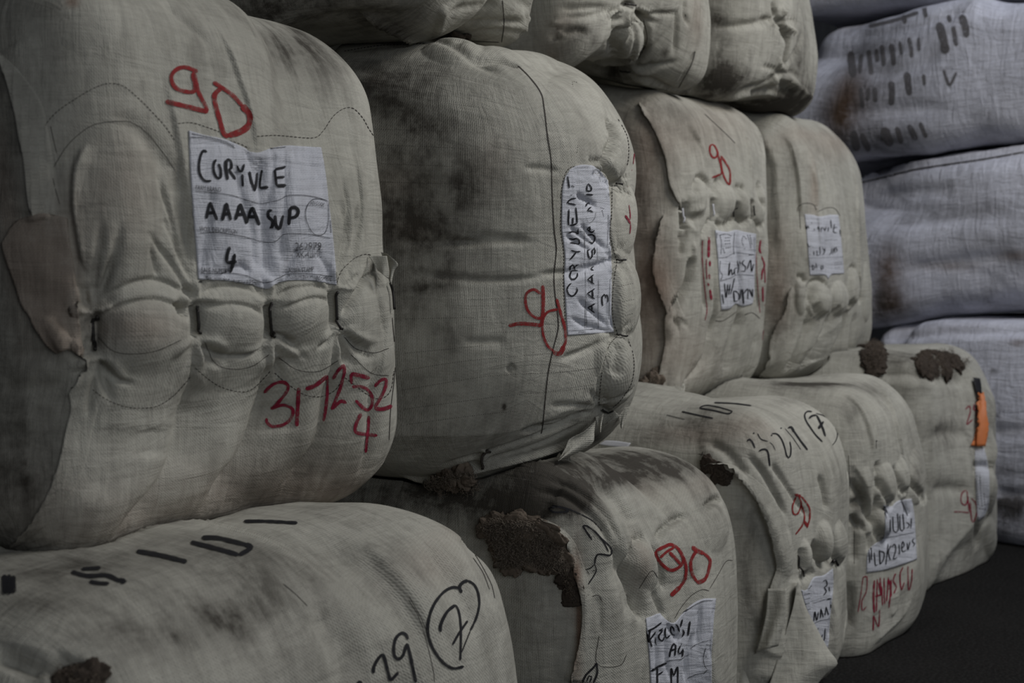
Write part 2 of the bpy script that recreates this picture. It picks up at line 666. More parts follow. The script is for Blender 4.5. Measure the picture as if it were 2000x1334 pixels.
    def patch(s, name, left, right, mat, lift=0.002, m=40, step=5, edge=0.0, label=None, thick=0.0015, wave=None, parent=None, top=None, bottom=None, dirt=0.0, rust=0.0, inherit=True):
        """a cloth or paper layer lying on the bale between its traced edges; wave(u, v) lifts it further (metres)"""
        L_ = catmull(left, step)
        R_ = catmull(right, step)
        k = max(len(L_), len(R_), 3)
        def rs(p):
            d = np.r_[0, np.cumsum(np.linalg.norm(np.diff(p, axis=0), axis=1))]
            t = np.linspace(0, d[-1], k)
            return np.stack([np.interp(t, d, p[:, 0]), np.interp(t, d, p[:, 1])], -1)
        L_, R_ = rs(L_), rs(R_)
        def rsm(c, a, b):
            if c is None:
                t = np.linspace(0, 1, m + 1)[:, None]
                return a * (1 - t) + b * t
            c = catmull(c, step)
            d = np.r_[0, np.cumsum(np.linalg.norm(np.diff(c, axis=0), axis=1))]
            t = np.linspace(0, d[-1], m + 1)
            return np.stack([np.interp(t, d, c[:, 0]), np.interp(t, d, c[:, 1])], -1)
        T_, B_ = rsm(top, L_[0], R_[0]), rsm(bottom, L_[-1], R_[-1])
        same = inherit and mat is s.mat
        at_d, at_r, at_u = [], [], []
        G = np.zeros((k, m + 1, 3))
        NNm = np.zeros((k, m + 1, 3))
        for i in range(k):
            for j in range(m + 1):
                t = j / m
                v_ = i / (k - 1)
                q = (L_[i] * (1 - t) + R_[i] * t + T_[j] * (1 - v_) + B_[j] * v_
                     - (T_[0] * (1 - t) * (1 - v_) + T_[-1] * t * (1 - v_) + B_[0] * (1 - t) * v_ + B_[-1] * t * v_))
                a, b = s.ray_snap(q[0], q[1])
                if same:
                    fi = s.bvh.find_nearest(Vector(a))[2]
                    vi = s.F[fi, 0]
                    at_d.append(s.dirt[vi])
                    at_r.append(s.rust[vi])
                    at_u.append(s.uv[fi * 4])
                li = lift + (wave(t, i / (k - 1)) if wave else 0.0)
                G[i, j] = a
                NNm[i, j] = b
                G[i, j] = a + b * li
        top = G.reshape(-1, 3)
        nv = len(top)
        low = (G - NNm * (thick + (lift if edge == 0 else 0.0))).reshape(-1, 3)
        F = []
        w1 = m + 1
        flip = None
        for i in range(k - 1):
            for j in range(m):
                F.append((i * w1 + j, i * w1 + j + 1, (i + 1) * w1 + j + 1, (i + 1) * w1 + j))
        F = np.array(F)
        # face the cloth outwards
        a = top[F[:, 0]]
        fn = np.cross(top[F[:, 2]] - a, top[F[:, 3]] - top[F[:, 1]])
        if (fn * NNm.reshape(-1, 3)[F[:, 0]]).sum() < 0:
            F = F[:, ::-1]
        rim = list(range(w1)) + [i * w1 + m for i in range(1, k)] + [(k - 1) * w1 + j for j in range(m - 1, -1, -1)] + [i * w1 for i in range(k - 2, 0, -1)]
        rim = rim + [rim[0]]
        rf = [(rim[i], rim[i + 1], rim[i + 1] + nv, rim[i] + nv) for i in range(len(rim) - 1)]
        bot = F[:, ::-1] + nv
        Fa = np.vstack([F, np.array(rf), bot])
        V = np.vstack([top, low])
        px, z = project(V)
        uvv = px / FPX * np.median(z)
        uv = uvv[Fa.ravel()] + s.seed * 0.11
        av = {'dirt': np.full(len(V), dirt), 'rust': np.full(len(V), rust)}
        if same:
            uv = np.array(at_u * 2)[Fa.ravel()]
            av = {'dirt': np.array(at_d * 2).clip(0, 1.3) + dirt, 'rust': np.array(at_r * 2).clip(0, 1.2) + rust}
        o = link_mesh(name, V, Fa, mat, parent or s.root, s.origin, uv, av)
        s.last = BVHTree.FromPolygons(V.tolist(), Fa.tolist())
        if label:
            o['label'] = label
        return o

    def thread(s, lines, wpx=1.6, dash=None, mat='thread', name='stitching', lift=0.0006, parent=None):
        made = []
        for l in lines:
            out = []
            p = catmull(l, 2.5)
            if dash is None:
                made.append(s.marks(name, [[tuple(q) for q in p]], MAT[mat], wpx, lift, rows=1, parent=parent))
                continue
            d = np.r_[0, np.cumsum(np.linalg.norm(np.diff(p, axis=0), axis=1))]
            on, off = dash
            t = 0.0
            while t < d[-1] - 1:
                tt = np.linspace(t, min(t + on, d[-1]), 3)
                out.append([(np.interp(q, d, p[:, 0]), np.interp(q, d, p[:, 1])) for q in tt])
                t += on + off
            made.append(s.marks(name, out, MAT[mat], wpx, lift, rows=1, parent=parent))
        return made

    def text(s, name, body, p0, p1, hgt, mat, lift=0.0022, parent=None):
        """printed lettering along a baseline from p0 to p1 (photo pixels), capital height hgt"""
        cu = bpy.data.curves.new('print', 'FONT')
        cu.body = body
        cu.resolution_u = 2
        tmp = bpy.data.objects.new('print', cu)
        C.objects.link(tmp)
        dg = bpy.context.evaluated_depsgraph_get()
        me = bpy.data.meshes.new_from_object(tmp.evaluated_get(dg))
        v = np.array([q.co[:2] for q in me.vertices])
        f = [tuple(q.vertices) for q in me.polygons]
        bpy.data.objects.remove(tmp)
        bpy.data.curves.remove(cu)
        bpy.data.meshes.remove(me)
        p0, p1 = np.array(p0, float), np.array(p1, float)
        d = p1 - p0
        up = np.array([d[1], -d[0]])
        up /= np.linalg.norm(up)
        x = (v[:, 0] - v[:, 0].min()) / (np.ptp(v[:, 0]) + 1e-9)
        y = v[:, 1] / 0.72 * hgt
        V, ok = [], []
        for a, b in zip(x, y):
            q = p0 + d * a + up * b
            l, n = s.ray(q[0], q[1])
            ok.append(l is not None)
            V.append(l + n * lift if l is not None else (0, 0, 0))
        F = [q for q in f if all(ok[i] for i in q)]
        if not F:
            return [], []
        return np.array(V), F

    def prints(s, name, items, mat, parent=None, label=None):
        for body, p0, p1, h in items:
            V, F = s.text(name, body, p0, p1, h, mat)
            if len(F):
                used = np.unique([i for q in F for i in q])
                mp = {int(j): i for i, j in enumerate(used)}
                link_mesh(name, V[used], [tuple(mp[i] for i in q) for q in F], mat, parent or s.root, s.origin, smooth=False)

    def scrap(s, name, quad_l, quad_r, near, lean=(0.0, 0.0), mat=None, curl=0.01, label=None, m=14, k=22, push=0.0, dirt=0.0, rust=0.0):
        """a loose end of cloth hanging free: held at the depth of the cloth at pixel `near`, its ends leaning in or out (metres)"""
        c0, n0 = s.ray_snap(*near)
        dep = (c0 - CAM) @ FWD - push
        def rs(p):
            p = catmull(p, 4)
            d = np.r_[0, np.cumsum(np.linalg.norm(np.diff(p, axis=0), axis=1))]
            t = np.linspace(0, d[-1], k + 1)
            return np.stack([np.interp(t, d, p[:, 0]), np.interp(t, d, p[:, 1])], -1)
        L_, R_ = rs(quad_l), rs(quad_r)
        T, Bk = [], []
        for i in range(k + 1):
            v = i / k
            for j in range(m + 1):
                u = j / m
                q = L_[i] * (1 - u) + R_[i] * u
                dd = dep + lean[0] * v + lean[1] * u + curl * math.sin(u * 5.0 + v * 2.0) * (0.3 + v)
                P = CAM + (FWD + RIGHT * ((q[0] - W / 2) / FPX) + UP * ((H / 2 - q[1]) / FPX)) * dd
                T.append(P)
                Bk.append(P + FWD * 0.0016)
        w1 = m + 1
        F = [(i * w1 + j, (i + 1) * w1 + j, (i + 1) * w1 + j + 1, i * w1 + j + 1) for i in range(k) for j in range(m)]
        nv = len(T)
        rim = list(range(w1)) + [i * w1 + m for i in range(1, k + 1)] + [k * w1 + j for j in range(m - 1, -1, -1)] + [i * w1 for i in range(k - 1, 0, -1)]
        rim.append(rim[0])
        F2 = F + [tuple(q + nv for q in f[::-1]) for f in F] + [(rim[i], rim[i + 1], rim[i + 1] + nv, rim[i] + nv) for i in range(len(rim) - 1)]
        V = np.array(T + Bk)
        px, z = project(V)
        Fa = np.array(F2)
        o = link_mesh(name, V, Fa, mat or s.mat, s.root, s.origin, (px / FPX * dep)[Fa.ravel()], {'dirt': np.full(len(V), dirt), 'rust': np.full(len(V), rust)})
        if label:
            o['label'] = label
        return o

    def wool(s, poly, mat, n=40, rad=0.011, seed=0, label=None, fibres=160, out=0.006, name='wool_tuft'):
        """raw fleece bulging through the pack: lumpy locks and loose crimped fibres inside a traced outline"""
        r = np.random.RandomState(seed)
        poly = np.array(poly, float)
        lo, hi = poly.min(0), poly.max(0)
        def inside(q):
            x, y = q
            c = False
            for i in range(len(poly)):
                x1, y1 = poly[i]
                x2, y2 = poly[i - 1]
                if (y1 > y) != (y2 > y) and x < (x2 - x1) * (y - y1) / (y2 - y1) + x1:
                    c = not c
            return c
        pts = []
        fibres = int(fibres * 3)
        while len(pts) < n + fibres:
            q = lo + (hi - lo) * r.rand(2)
            if inside(q):
                pts.append(q)
        P, F, _, _ = cube_grid(12)
        S = P / np.linalg.norm(P, axis=1, keepdims=True)
        VV, FF, nv = [], [], 0
        for q in pts[:n]:
            a, b = s.ray_snap(*q)
            sc = rad * r.uniform(0.6, 1.5)
            off = r.uniform(0, 50, 3)
            v = S * (1 + 0.28 * noise3(S + off, 1.6, 3)[:, None] + 0.14 * noise3(S + off, 4.0, 4)[:, None] + 0.07 * noise3(S + off, 9.0, 5)[:, None]) * sc
            ax = r.normal(size=3)
            ax -= b * (ax @ b)
            ax /= np.linalg.norm(ax)
            v = v + np.outer(v @ ax, ax) * r.uniform(0.2, 0.9) - np.outer(v @ b, b) * 0.5
            v = v + a + b * r.uniform(-0.2, 1.0) * out
            VV.append(v)
            FF.append(F + nv)
            nv += len(v)
        for q in pts[n:]:
            a, b = s.ray_snap(*q)
            a = a + b * (out * r.uniform(0.5, 1.3) + rad * 0.55)
            k = 11
            d = r.normal(size=3) + b * 0.35
            d /= np.linalg.norm(d)
            e = np.cross(d, r.normal(size=3))
            e /= np.linalg.norm(e)
            g = np.cross(d, e)
            ln, amp, ph = rad * r.uniform(0.7, 2.0), rad * r.uniform(0.10, 0.30), r.uniform(0, 6)
            th = rad * r.uniform(0.018, 0.045)
            fr = r.uniform(7, 16)
            c = [a + d * ln * (t - 0.4) + e * amp * math.sin(t * fr + ph) + g * amp * math.cos(t * fr * 0.8 + ph) for t in np.linspace(0, 1, k)]
            v = []
            for t, ci in enumerate(c):
                v += [ci + e * th, ci - e * th * 0.5 + g * th, ci - e * th * 0.5 - g * th]
            v = np.array(v)
            f = np.array([(i * 3 + j, i * 3 + (j + 1) % 3, (i + 1) * 3 + (j + 1) % 3, (i + 1) * 3 + j) for i in range(k - 1) for j in range(3)])
            VV.append(v)
            FF.append(f + nv)
            nv += len(v)
        o = link_mesh(name, np.vstack(VV), np.vstack(FF), mat, s.root, s.origin)
        o.data.materials.append(MAT['wool_fibre'] if mat is MAT['wool'] else MAT['wool'])
        mi = np.zeros(len(o.data.polygons), np.int32)
        mi[n * len(F):] = 1
        o.data.polygons.foreach_set('material_index', mi)
        if label:
            o['label'] = label
        return o

    def wire(s, name, pts, rad=0.002, mat=None, label=None, lift=0.003):
        """a round wire or cord laid on the cloth"""
        p = catmull(pts, 4)
        PP = []
        NNs = []
        for x, y in p:
            a, b = s.ray_snap(x, y)
            PP.append(a + b * lift)
            NNs.append(b)
        PP, NNs = np.array(PP), np.array(NNs)
        if len(PP) < 2:
            return None
        tg = np.gradient(PP, axis=0)
        tg /= np.linalg.norm(tg, axis=1, keepdims=True) + 1e-12
        sd = np.cross(tg, NNs)
        sd /= np.linalg.norm(sd, axis=1, keepdims=True) + 1e-12
        up = np.cross(sd, tg)
        kk = 7
        V = []
        for i in range(len(PP)):
            for a in range(kk):
                an = 2 * math.pi * a / kk
                V.append(PP[i] + (sd[i] * math.cos(an) + up[i] * math.sin(an)) * rad)
        F = [(i * kk + a, i * kk + (a + 1) % kk, (i + 1) * kk + (a + 1) % kk, (i + 1) * kk + a) for i in range(len(PP) - 1) for a in range(kk)]
        n = len(V)
        V += [PP[0], PP[-1]]
        F = [tuple(f) for f in F]
        F += [(n, (a + 1) % kk, a) for a in range(kk)] + [(n + 1, (len(PP) - 1) * kk + a, (len(PP) - 1) * kk + (a + 1) % kk) for a in range(kk)]
        o = link_mesh(name, np.array(V), F, mat or MAT['metal'], s.root, s.origin)
        if label:
            o['label'] = label
        return o


# ------------------------------------------------------------------ the bales: shapes
ROW = None
A = Bale('', ROW, (0.95, 0.0), 0.635, 0.71, 1.1, 0.662, r=0.10, n=(300, 110, 310), seed=1)
B = Bale('', ROW, (1.76, -0.17), 0.64, 0.655, 0.64, 0.685, yaw=math.radians(16), r=0.19, bulge=(0.035, 0.03, 0.025), n=(190, 230, 260), seed=2)
E = Bale('', ROW, (2.80, 0.13), 0.64, 0.70, 1.0, 0.66, r=0.10, n=(170, 110, 200), seed=3)
F_ = Bale('', ROW, (3.50, 0.05), 0.66, 0.70, 1.0, 0.675, r=0.11, n=(170, 100, 190), seed=4)
T1 = Bale('', ROW, (1.63, -0.04), 0.64, 0.7, 0.62, 1.365, yaw=math.radians(15), r=0.08, n=(120, 110, 130), seed=5)
T2 = Bale('', ROW, (2.36, 0.12), 0.68, 0.7, 0.9, 1.395, r=0.08, n=(170, 90, 150), seed=6)
T3 = Bale('', ROW, (3.10, 0.08), 0.68, 0.7, 0.9, 1.40, r=0.09, n=(140, 80, 140), seed=7)
G = Bale('', ROW, (0.74, -0.22), 0.80, 0.66, 1.1, 0.0, r=0.12, n=(220, 110, 180), seed=8)
Cc = Bale('', ROW, (1.81, -0.19), 0.64, 0.67, 1.1, 0.0, r=0.11, n=(210, 130, 220), seed=9)
D = Bale('', ROW, (2.50, -0.24), 0.58, 0.67, 1.0, 0.0, yaw=math.radians(4), r=0.10, n=(180, 110, 190), seed=10)
Hh = Bale('', ROW, (3.09, -0.26), 0.60, 0.67, 1.0, 0.0, r=0.10, n=(160, 90, 190), seed=11)
I = Bale('', ROW, (3.80, -0.24), 0.62, 0.70, 0.9, 0.0, yaw=math.radians(4), r=0.075, n=(110, 130, 180), seed=12)
K1 = Bale('', ROW, (4.62, -0.95), 1.0, 0.50, 1.62, 1.37, yaw=math.radians(-8), r=0.10, bulge=(0.02, 0.03, 0.01), n=100, seed=13)
K2 = Bale('', ROW, (4.60, -0.95), 1.0, 0.56, 1.56, 0.79, yaw=math.radians(-8), r=0.10, bulge=(0.02, 0.03, 0.01), n=100, seed=14)
K3 = Bale('', ROW, (4.52, -0.95), 1.0, 0.775, 1.28, 0.0, yaw=math.radians(-8), r=0.07, bulge=(0.02, 0.03, 0.005), n=100, seed=15)
K0 = Bale('', ROW, (4.70, -0.95), 1.0, 0.55, 1.62, 1.945, yaw=math.radians(-8), r=0.08, n=60, seed=16)

A.outline([(668, 95), (690, 130), (710, 180), (725, 220), (735, 280), (740, 340), (746, 420), (750, 490), (758, 560), (768, 640),
           (776, 720), (783, 790), (779, 850), (768, 900), (740, 937), (700, 965), (640, 986), (540, 1005), (440, 1025), (330, 1058),
           (200, 1088), (80, 1110)])
B.outline([(840, 78), (900, 82), (960, 98), (1020, 104), (1080, 122), (1150, 143), (1190, 172), (1212, 210), (1228, 270), (1236, 330),
           (1232, 385), (1240, 450), (1240, 500), (1248, 560), (1247, 620), (1246, 680), (1250, 740), (1240, 790), (1222, 830),
           (1190, 862), (1140, 885), (1080, 905), (1000, 925), (930, 938), (850, 938), (780, 930)])
E.outline([(1215, 168), (1290, 178), (1350, 194), (1410, 200), (1450, 210), (1478, 240), (1492, 320), (1500, 430), (1497, 560), (1490, 650),
           (1476, 725), (1450, 765), (1380, 785), (1300, 800), (1260, 812)])
F_.outline([(1480, 213), (1540, 230), (1600, 242), (1640, 258), (1660, 290), (1680, 340), (1690, 420), (1696, 500), (1703, 580), (1701, 640),
            (1690, 690), (1678, 715), (1640, 727), (1560, 738), (1500, 746)])
T1.outline([(700, 88), (760, 84), (840, 78), (920, 82), (1000, 92), (1060, 95)])
T2.outline([(1090, 122), (1160, 150), (1200, 160), (1240, 165), (1300, 180), (1360, 196), (1380, 178), (1390, 120), (1385, 60), (1377, 5)])
T3.outline([(1580, 0), (1590, 60), (1596, 120), (1595, 180), (1582, 218), (1540, 238), (1500, 232), (1440, 215), (1390, 200)])
G.outline([(640, 986), (700, 988), (780, 1000), (860, 1015), (920, 1035), (950, 1055), (966, 1085), (978, 1130), (985, 1180), (995, 1230), (1003, 1330)])
Cc.outline([(1100, 886), (1200, 872), (1300, 890), (1370, 910), (1408, 937), (1426, 980), (1431, 1040), (1436, 1120), (1440, 1200), (1442, 1290)])
D.outline([(1464, 775), (1540, 784), (1605, 795), (1632, 806), (1646, 838), (1656, 925), (1657, 1000), (1654, 1100), (1655, 1200), (1642, 1290)])
Hh.outline([(1510, 744), (1580, 735), (1680, 729), (1725, 742), (1762, 772), (1786, 812), (1800, 870), (1809, 940), (1812, 1050), (1814, 1140),
            (1810, 1185), (1788, 1215), (1740, 1250), (1690, 1290)])
I.outline([(1690, 672), (1800, 672), (1870, 680), (1910, 695), (1930, 725), (1940, 790), (1945, 880), (1945, 960), (1948, 1040), (1940, 1085),
           (1900, 1122), (1860, 1156), (1835, 1167), (1812, 1150)])
K1.outline([(1590, 75), (1640, 62), (1750, 30), (1850, 2)])
K1.outline([(1640, 335), (1690, 345), (1760, 325), (1850, 305), (2000, 283)], sigma=0.12)
K2.outline([(1690, 350), (1760, 325), (1850, 305), (2000, 285)], sigma=0.12)
K2.outline([(1700, 650), (1760, 632), (1850, 618), (2000, 608)], sigma=0.12)
K3.outline([(1718, 690), (1716, 660), (1740, 632), (1850, 617), (2000, 610)])

for b_ in (G, Cc, D, Hh, I, K3):
    b_.V[:, 2] = np.maximum(b_.V[:, 2], 0.003)
    b_.rebuild()

# ------------------------------------------------------------------ relief in the cloth
for b_, g_ in ((A, 1.25), (B, 1.35), (E, 1.7), (F_, 1.7), (T1, 1.5), (T2, 1.6), (T3, 1.6), (Cc, 1.6), (D, 1.7), (Hh, 1.7), (I, 1.4), (G, 1.3)):
    b_.gain = g_
a1 = lambda *p: zoom(0, 0, 3.336, p)
a2 = lambda *p: zoom(300, 200, 3.336, p)
a3 = lambda *p: zoom(0, 400, 3.336, p)
a4 = lambda *p: zoom(400, 500, 3.336, p)
a5 = lambda *p: zoom(0, 800, 2.498, p)
b7 = lambda *p: zoom(680, 50, 2.965, p)
b8 = lambda *p: zoom(750, 450, 2.667, p)
l1 = lambda *p: zoom(1080, 310, 11.11, p)
l2 = lambda *p: zoom(1080, 420, 11.11, p)
l3 = lambda *p: zoom(1080, 530, 9.53, p)
b6 = lambda *p: zoom(1170, 230, 7.02, p)
b9 = lambda *p: zoom(1080, 640, 4.94, p)
tt = lambda *p: zoom(600, 0, 3.333, p)
t2 = lambda *p: zoom(1050, 0, 3.333, p)
e1 = lambda *p: zoom(1200, 170, 3.812, p)
e2 = lambda *p: zoom(1200, 450, 3.335, p)
el = lambda *p: zoom(1360, 420, 5.13, p)
fl_ = lambda *p: zoom(1550, 400, 4.764, p)
g6 = lambda *p: zoom(600, 850, 2.757, p)
gz = lambda *p: zoom(680, 1080, 5.254, p)
c5 = lambda *p: zoom(1200, 730, 3.335, p)
c6 = lambda *p: zoom(1200, 980, 3.769, p)
cl = lambda *p: zoom(1240, 1150, 7.25, p)
cz = lambda *p: zoom(1060, 960, 6.06, p)
dz = lambda *p: zoom(1430, 760, 7.848, p)
dl = lambda *p: zoom(1540, 1020, 4.248, p)
hl = lambda *p: zoom(1640, 880, 3.51, p)
iz = lambda *p: zoom(1830, 680, 3.1, p)
kz = lambda *p: zoom(1580, 0, 2.052, p)

# A: nearest upper bale -----------------------------------------------------------------
A.begin()
A_EDGE_UP = [(0, 105), (12, 141), (24, 195), (39, 255), (51, 345), (60, 400), (68, 432)]
A_EDGE_LOW = [(159, 697), (166, 715), (150, 748), (136, 766), (138, 800), (128, 840), (116, 900), (96, 960), (60, 1024), (24, 1064), (0, 1085)]
A.stroke(A_EDGE_UP, 0.05, 0.005, 'fold', 0.02)
A.stroke(A_EDGE_LOW, 0.05, 0.006, 'fold', 0.02)
A.stroke([(420, 40), (450, 105), (468, 156), (486, 210), (498, 270), (506, 330)], 0.02, 0.005, 'fold', 0.3)
A.stroke([(321, 135), (330, 180), (345, 255), (358, 330), (372, 400), (380, 500), (386, 565)], 0.02, 0.005, 'fold', 0.3)
A.stroke(a1((1020, 0), (1150, 90), (1300, 220), (1400, 300)), 0.008, 0.003, 'groove')
A.stroke([(174, 264), (171, 282), (156, 309), (148, 339), (146, 400), (152, 445), (163, 505), (180, 544)], 0.022, 0.010, 'fold', 0.2)
A.stroke([(348, 300), (352, 390), (366, 470), (378, 560)], 0.012, 0.006, 'groove')
A.stroke([(216, 240), (262, 250), (300, 290), (338, 352)], 0.012, 0.004, 'groove')
A.blob(245, 430, 85, 170, 0.014, power=1.2)
A.blob(680, 440, 40, 150, 0.010)
A.blob(440, 400, 50, 130, 0.006)
A.blob(590, 420, 50, 120, 0.006)
# clips and the pillows between them
CLIPS_A = [[(181, 613), (189, 628), (189, 679), (186, 692)], [(387, 592), (391, 625), (390, 658)], [(529, 593), (532, 632), (533, 665)],
           [(656, 570), (658, 599), (660, 632), (665, 639)], [(755, 554), (760, 572), (763, 605)]]
for (x, y, rx, ry, h) in ((287, 642, 110, 96, 0.017), (460, 628, 80, 74, 0.015), (595, 610, 72, 70, 0.014), (704, 600, 50, 90, 0.014)):
    A.blob(x, y, rx, ry, h, power=1.4)
for c in CLIPS_A[:4]:
    A.stroke(c, 0.006, 0.010, 'groove', 0.15)
    A.stroke([(c[0][0], c[0][1] - 10)] + c + [(c[-1][0], c[-1][1] + 12)], 0.018, 0.009, 'groove', 0.2)
    A.pucker(c[0][0], c[0][1], 70, 7, 0.004, 0.005, math.pi * 1.05, math.pi * 1.95, 3)
    A.pucker(c[-1][0], c[-1][1], 90, 7, 0.004, 0.006, math.pi * 0.1, math.pi * 0.9, 5)
for st, d in (([(186, 604), (210, 577), (249, 556), (294, 546), (330, 553), (366, 574), (386, 590)], 0.007),
              ([(192, 625), (225, 601), (264, 589), (300, 586), (336, 595), (375, 613)], 0.009),
              ([(189, 700), (210, 724), (234, 742), (264, 751)], 0.009),
              ([(400, 575), (418, 564), (460, 560), (490, 569), (522, 590)], 0.006), ([(396, 605), (430, 595), (460, 594), (490, 602), (522, 622)], 0.008),
              ([(396, 668), (418, 689), (450, 695), (500, 688), (528, 665)], 0.009),
              ([(535, 590), (556, 569), (592, 561), (628, 561), (655, 573)], 0.006), ([(540, 606), (556, 599), (580, 588), (616, 582), (652, 593)], 0.008),
              ([(538, 656), (558, 658), (577, 676)], 0.012), ([(658, 644), (644, 668), (618, 680)], 0.008),
              ([(668, 622), (684, 582), (704, 552), (740, 525)], 0.012), ([(668, 645), (690, 664), (726, 690)], 0.008),
              ([(678, 590), (690, 560), (716, 530)], 0.006)):
    A.stroke(st, 0.0032, d * 0.7, 'groove', 0.2)
A.stroke([(335, 596), (350, 603), (372, 616)], 0.007, 0.016, 'groove', 0.3)
# cloth hanging in long pleats below
for st, w, d in (([(192, 1076), (260, 1028), (312, 980), (348, 920), (366, 860), (376, 780), (384, 700)], 0.06, 0.013),
                 ([(384, 1024), (440, 968), (484, 912), (508, 860), (526, 790), (532, 700)], 0.05, 0.014),
                 ([(530, 1000), (590, 935), (632, 880), (650, 800), (662, 680)], 0.045, 0.011),
                 ([(690, 960), (722, 900), (738, 820), (742, 700)], 0.03, 0.006)):
    A.stroke(st, w * 1.2, d * 2.2, 'valley', 0.30)
A.stroke([(745, 700), (735, 780), (732, 860)], 0.012, 0.004, 'groove')
for st in ([(400, 770), (395, 860), (380, 930)], [(560, 790), (556, 860)], [(230, 820), (222, 900), (190, 990)], [(300, 830), (296, 900)]):
    A.stroke(st, 0.03, 0.004, 'groove')
for st in ([(270, 445), (324, 499), (369, 568), (384, 592)], [(285, 475), (303, 520), (312, 544)], [(312, 406), (354, 499), (381, 562)], [(222, 496), (207, 544), (189, 592)], [(232, 430), (214, 520), (196, 588)], [(200, 420), (188, 520), (184, 600)],
           [(300, 330), (334, 420), (362, 520)], [(664, 644), (682, 710), (692, 724)], [(538, 656), (568, 674), (610, 707)], [(535, 668), (550, 704), (556, 760)], [(390, 662), (408, 700), (440, 720)], [(389, 664), (380, 720), (384, 790)], [(189, 696), (200, 740), (222, 790)],
           [(186, 700), (180, 750), (170, 820)], [(532, 672), (524, 730), (526, 800)], [(662, 640), (660, 720), (668, 800)], [(668, 644), (712, 690), (742, 700)], [(660, 560), (672, 500), (676, 430)], [(668, 570), (690, 480), (704, 400)], [(760, 600), (752, 680), (745, 760)],
           [(660, 330), (672, 430), (660, 540)], [(690, 300), (700, 420), (684, 520)], [(95, 300), (110, 360), (118, 420)]):
    A.stroke(st, 0.0042, 0.0045, 'groove', 0.3)
# valleys that run down through the label
for st, w, d in ((a2((690, 330), (705, 450), (722, 650), (742, 900), (752, 1200)), 0.012, 0.010),
                 (a2((520, 380), (560, 600), (640, 800), (665, 1000), (670, 1130)), 0.009, 0.006),
                 (a2((862, 300), (860, 500), (850, 650), (830, 900), (842, 1080)), 0.007, 0.005),
                 (a2((380, 560), (350, 700), (330, 950), (300, 1120)), 0.008, 0.004),
                 (a2((600, 300), (640, 420), (660, 560)), 0.006, 0.004), (a2((790, 320), (780, 520), (760, 700)), 0.006, 0.004),
                 (a2((850, 1150), (900, 1000), (940, 960)), 0.006, 0.004), (a2((1150, 1100), (1080, 1000), (1060, 960)), 0.006, 0.004),
                 (a2((440, 1130), (560, 1070), (640, 1120)), 0.006, 0.005)):
    A.stroke(st, w, d, 'groove', 0.15)
# right-hand edge by the loose end
for st in (a2((1180, 620), (1230, 800), (1210, 1000), (1200, 1200)), a2((1300, 650), (1280, 900), (1220, 1150)), a4((900, 420), (960, 250), (1050, 120), (1110, 80)),
           a4((880, 460), (930, 640), (980, 720)), a4((1140, 120), (1120, 260), (1160, 420), (1200, 520))):
    A.stroke(st, 0.008, 0.006, 'groove')
# the stiff stained tongue on the left
A.stroke(a3((560, 950), (430, 880), (330, 770), (270, 700)), 0.02, 0.005, 'fold', 0.2)
for st in (a3((600, 800), (560, 795), (530, 790)), a3((600, 920), (560, 900), (530, 890)), a3((600, 700), (580, 600), (580, 500))):
    A.stroke(st, 0.008, 0.006, 'groove', 0.2)
for st in ([(30, 700), (80, 690), (120, 720)], [(0, 760), (60, 762), (140, 750)], [(0, 420), (30, 425), (60, 420)]):
    A.stroke(st, 0.01, 0.004, 'groove')
A.end()
A.blob(20, 900, 70, 190, 0.55, attr='dirt')
A.blob(15, 300, 26, 260, 0.35, attr='dirt')
A.blob(70, 900, 45, 90, 0.3, attr='dirt')
A.blob(30, 620, 50, 120, 0.30, attr='dirt')
A.blob(240, 360, 90, 120, 0.30, attr='rust')
A.blob(270, 640, 110, 40, 0.40, attr='rust')
A.blob(520, 80, 150, 60, 0.35, attr='dirt')
A.blob(640, 120, 70, 60, 0.40, attr='dirt')
A.blob(600, 50, 60, 40, 0.45, attr='dirt')
A.blob(560, 100, 60, 50, 0.25, attr='dirt')
A.blob(140, 5, 14, 10, 0.9, attr='rust')
A.blob(90, 15, 40, 20, 0.3, attr='dirt')
A.blob(690, 1000, 120, 70, 0.2, attr='rust')
A.blob(430, 1030, 300, 40, 0.35, attr='dirt')
A.blob(120, 1100, 160, 60, 0.4, attr='dirt')
A.blob(600, 900, 120, 60, 0.16, attr='dirt')
A.blob(140, 520, 40, 130, 0.4, attr='rust')
A.blob(560, 960, 260, 60, 0.45, attr='rust')
A.blob(250, 1030, 200, 50, 0.35, attr='rust')
A.blob(20, 430, 30, 200, 0.5, attr='rust')

# B: dark-sided bale turned on its side ---------------------------------------------------
B.begin()
B.stroke(l1((1240, 0), (1120, 50), (1190, 230), (1330, 545), (1420, 690), (1540, 745), (1620, 830)), 0.006, 0.014, 'groove', 0.1)
B.stroke(b6((120, 0), (150, 200), (130, 400), (90, 540), (130, 700), (205, 900)), 0.007, 0.014, 'groove', 0.12)
B.stroke(l1((760, 75), (1000, 60), (1120, 50)), 0.006, 0.006, 'groove', 0.2)
B.stroke([(1193, 420), (1194, 450), (1197, 475), (1204, 507), (1201, 540), (1197, 570), (1196, 600), (1199, 630), (1206, 652)], 0.006, 0.012, 'groove', 0.1)
B.stroke([(1206, 652), (1190, 672), (1182, 700), (1176, 735), (1172, 770), (1172, 802)], 0.006, 0.012, 'groove', 0.1)
for (x, y, rx, ry, h) in ((1206, 292, 20, 62, 0.020), (1221, 430, 22, 66, 0.018), (1226, 580, 24, 72, 0.020), (1214, 728, 32, 74, 0.022)):
    B.blob(x, y, rx, ry, h, power=0.8)
for (x, y) in ((1205, 359), (1204, 507), (1207, 653), (1180, 802)):
    B.pucker(x, y, 38, 10, 0.004, 0.004, seed=2)
    B.blob(x, y, 14, 12, -0.014)
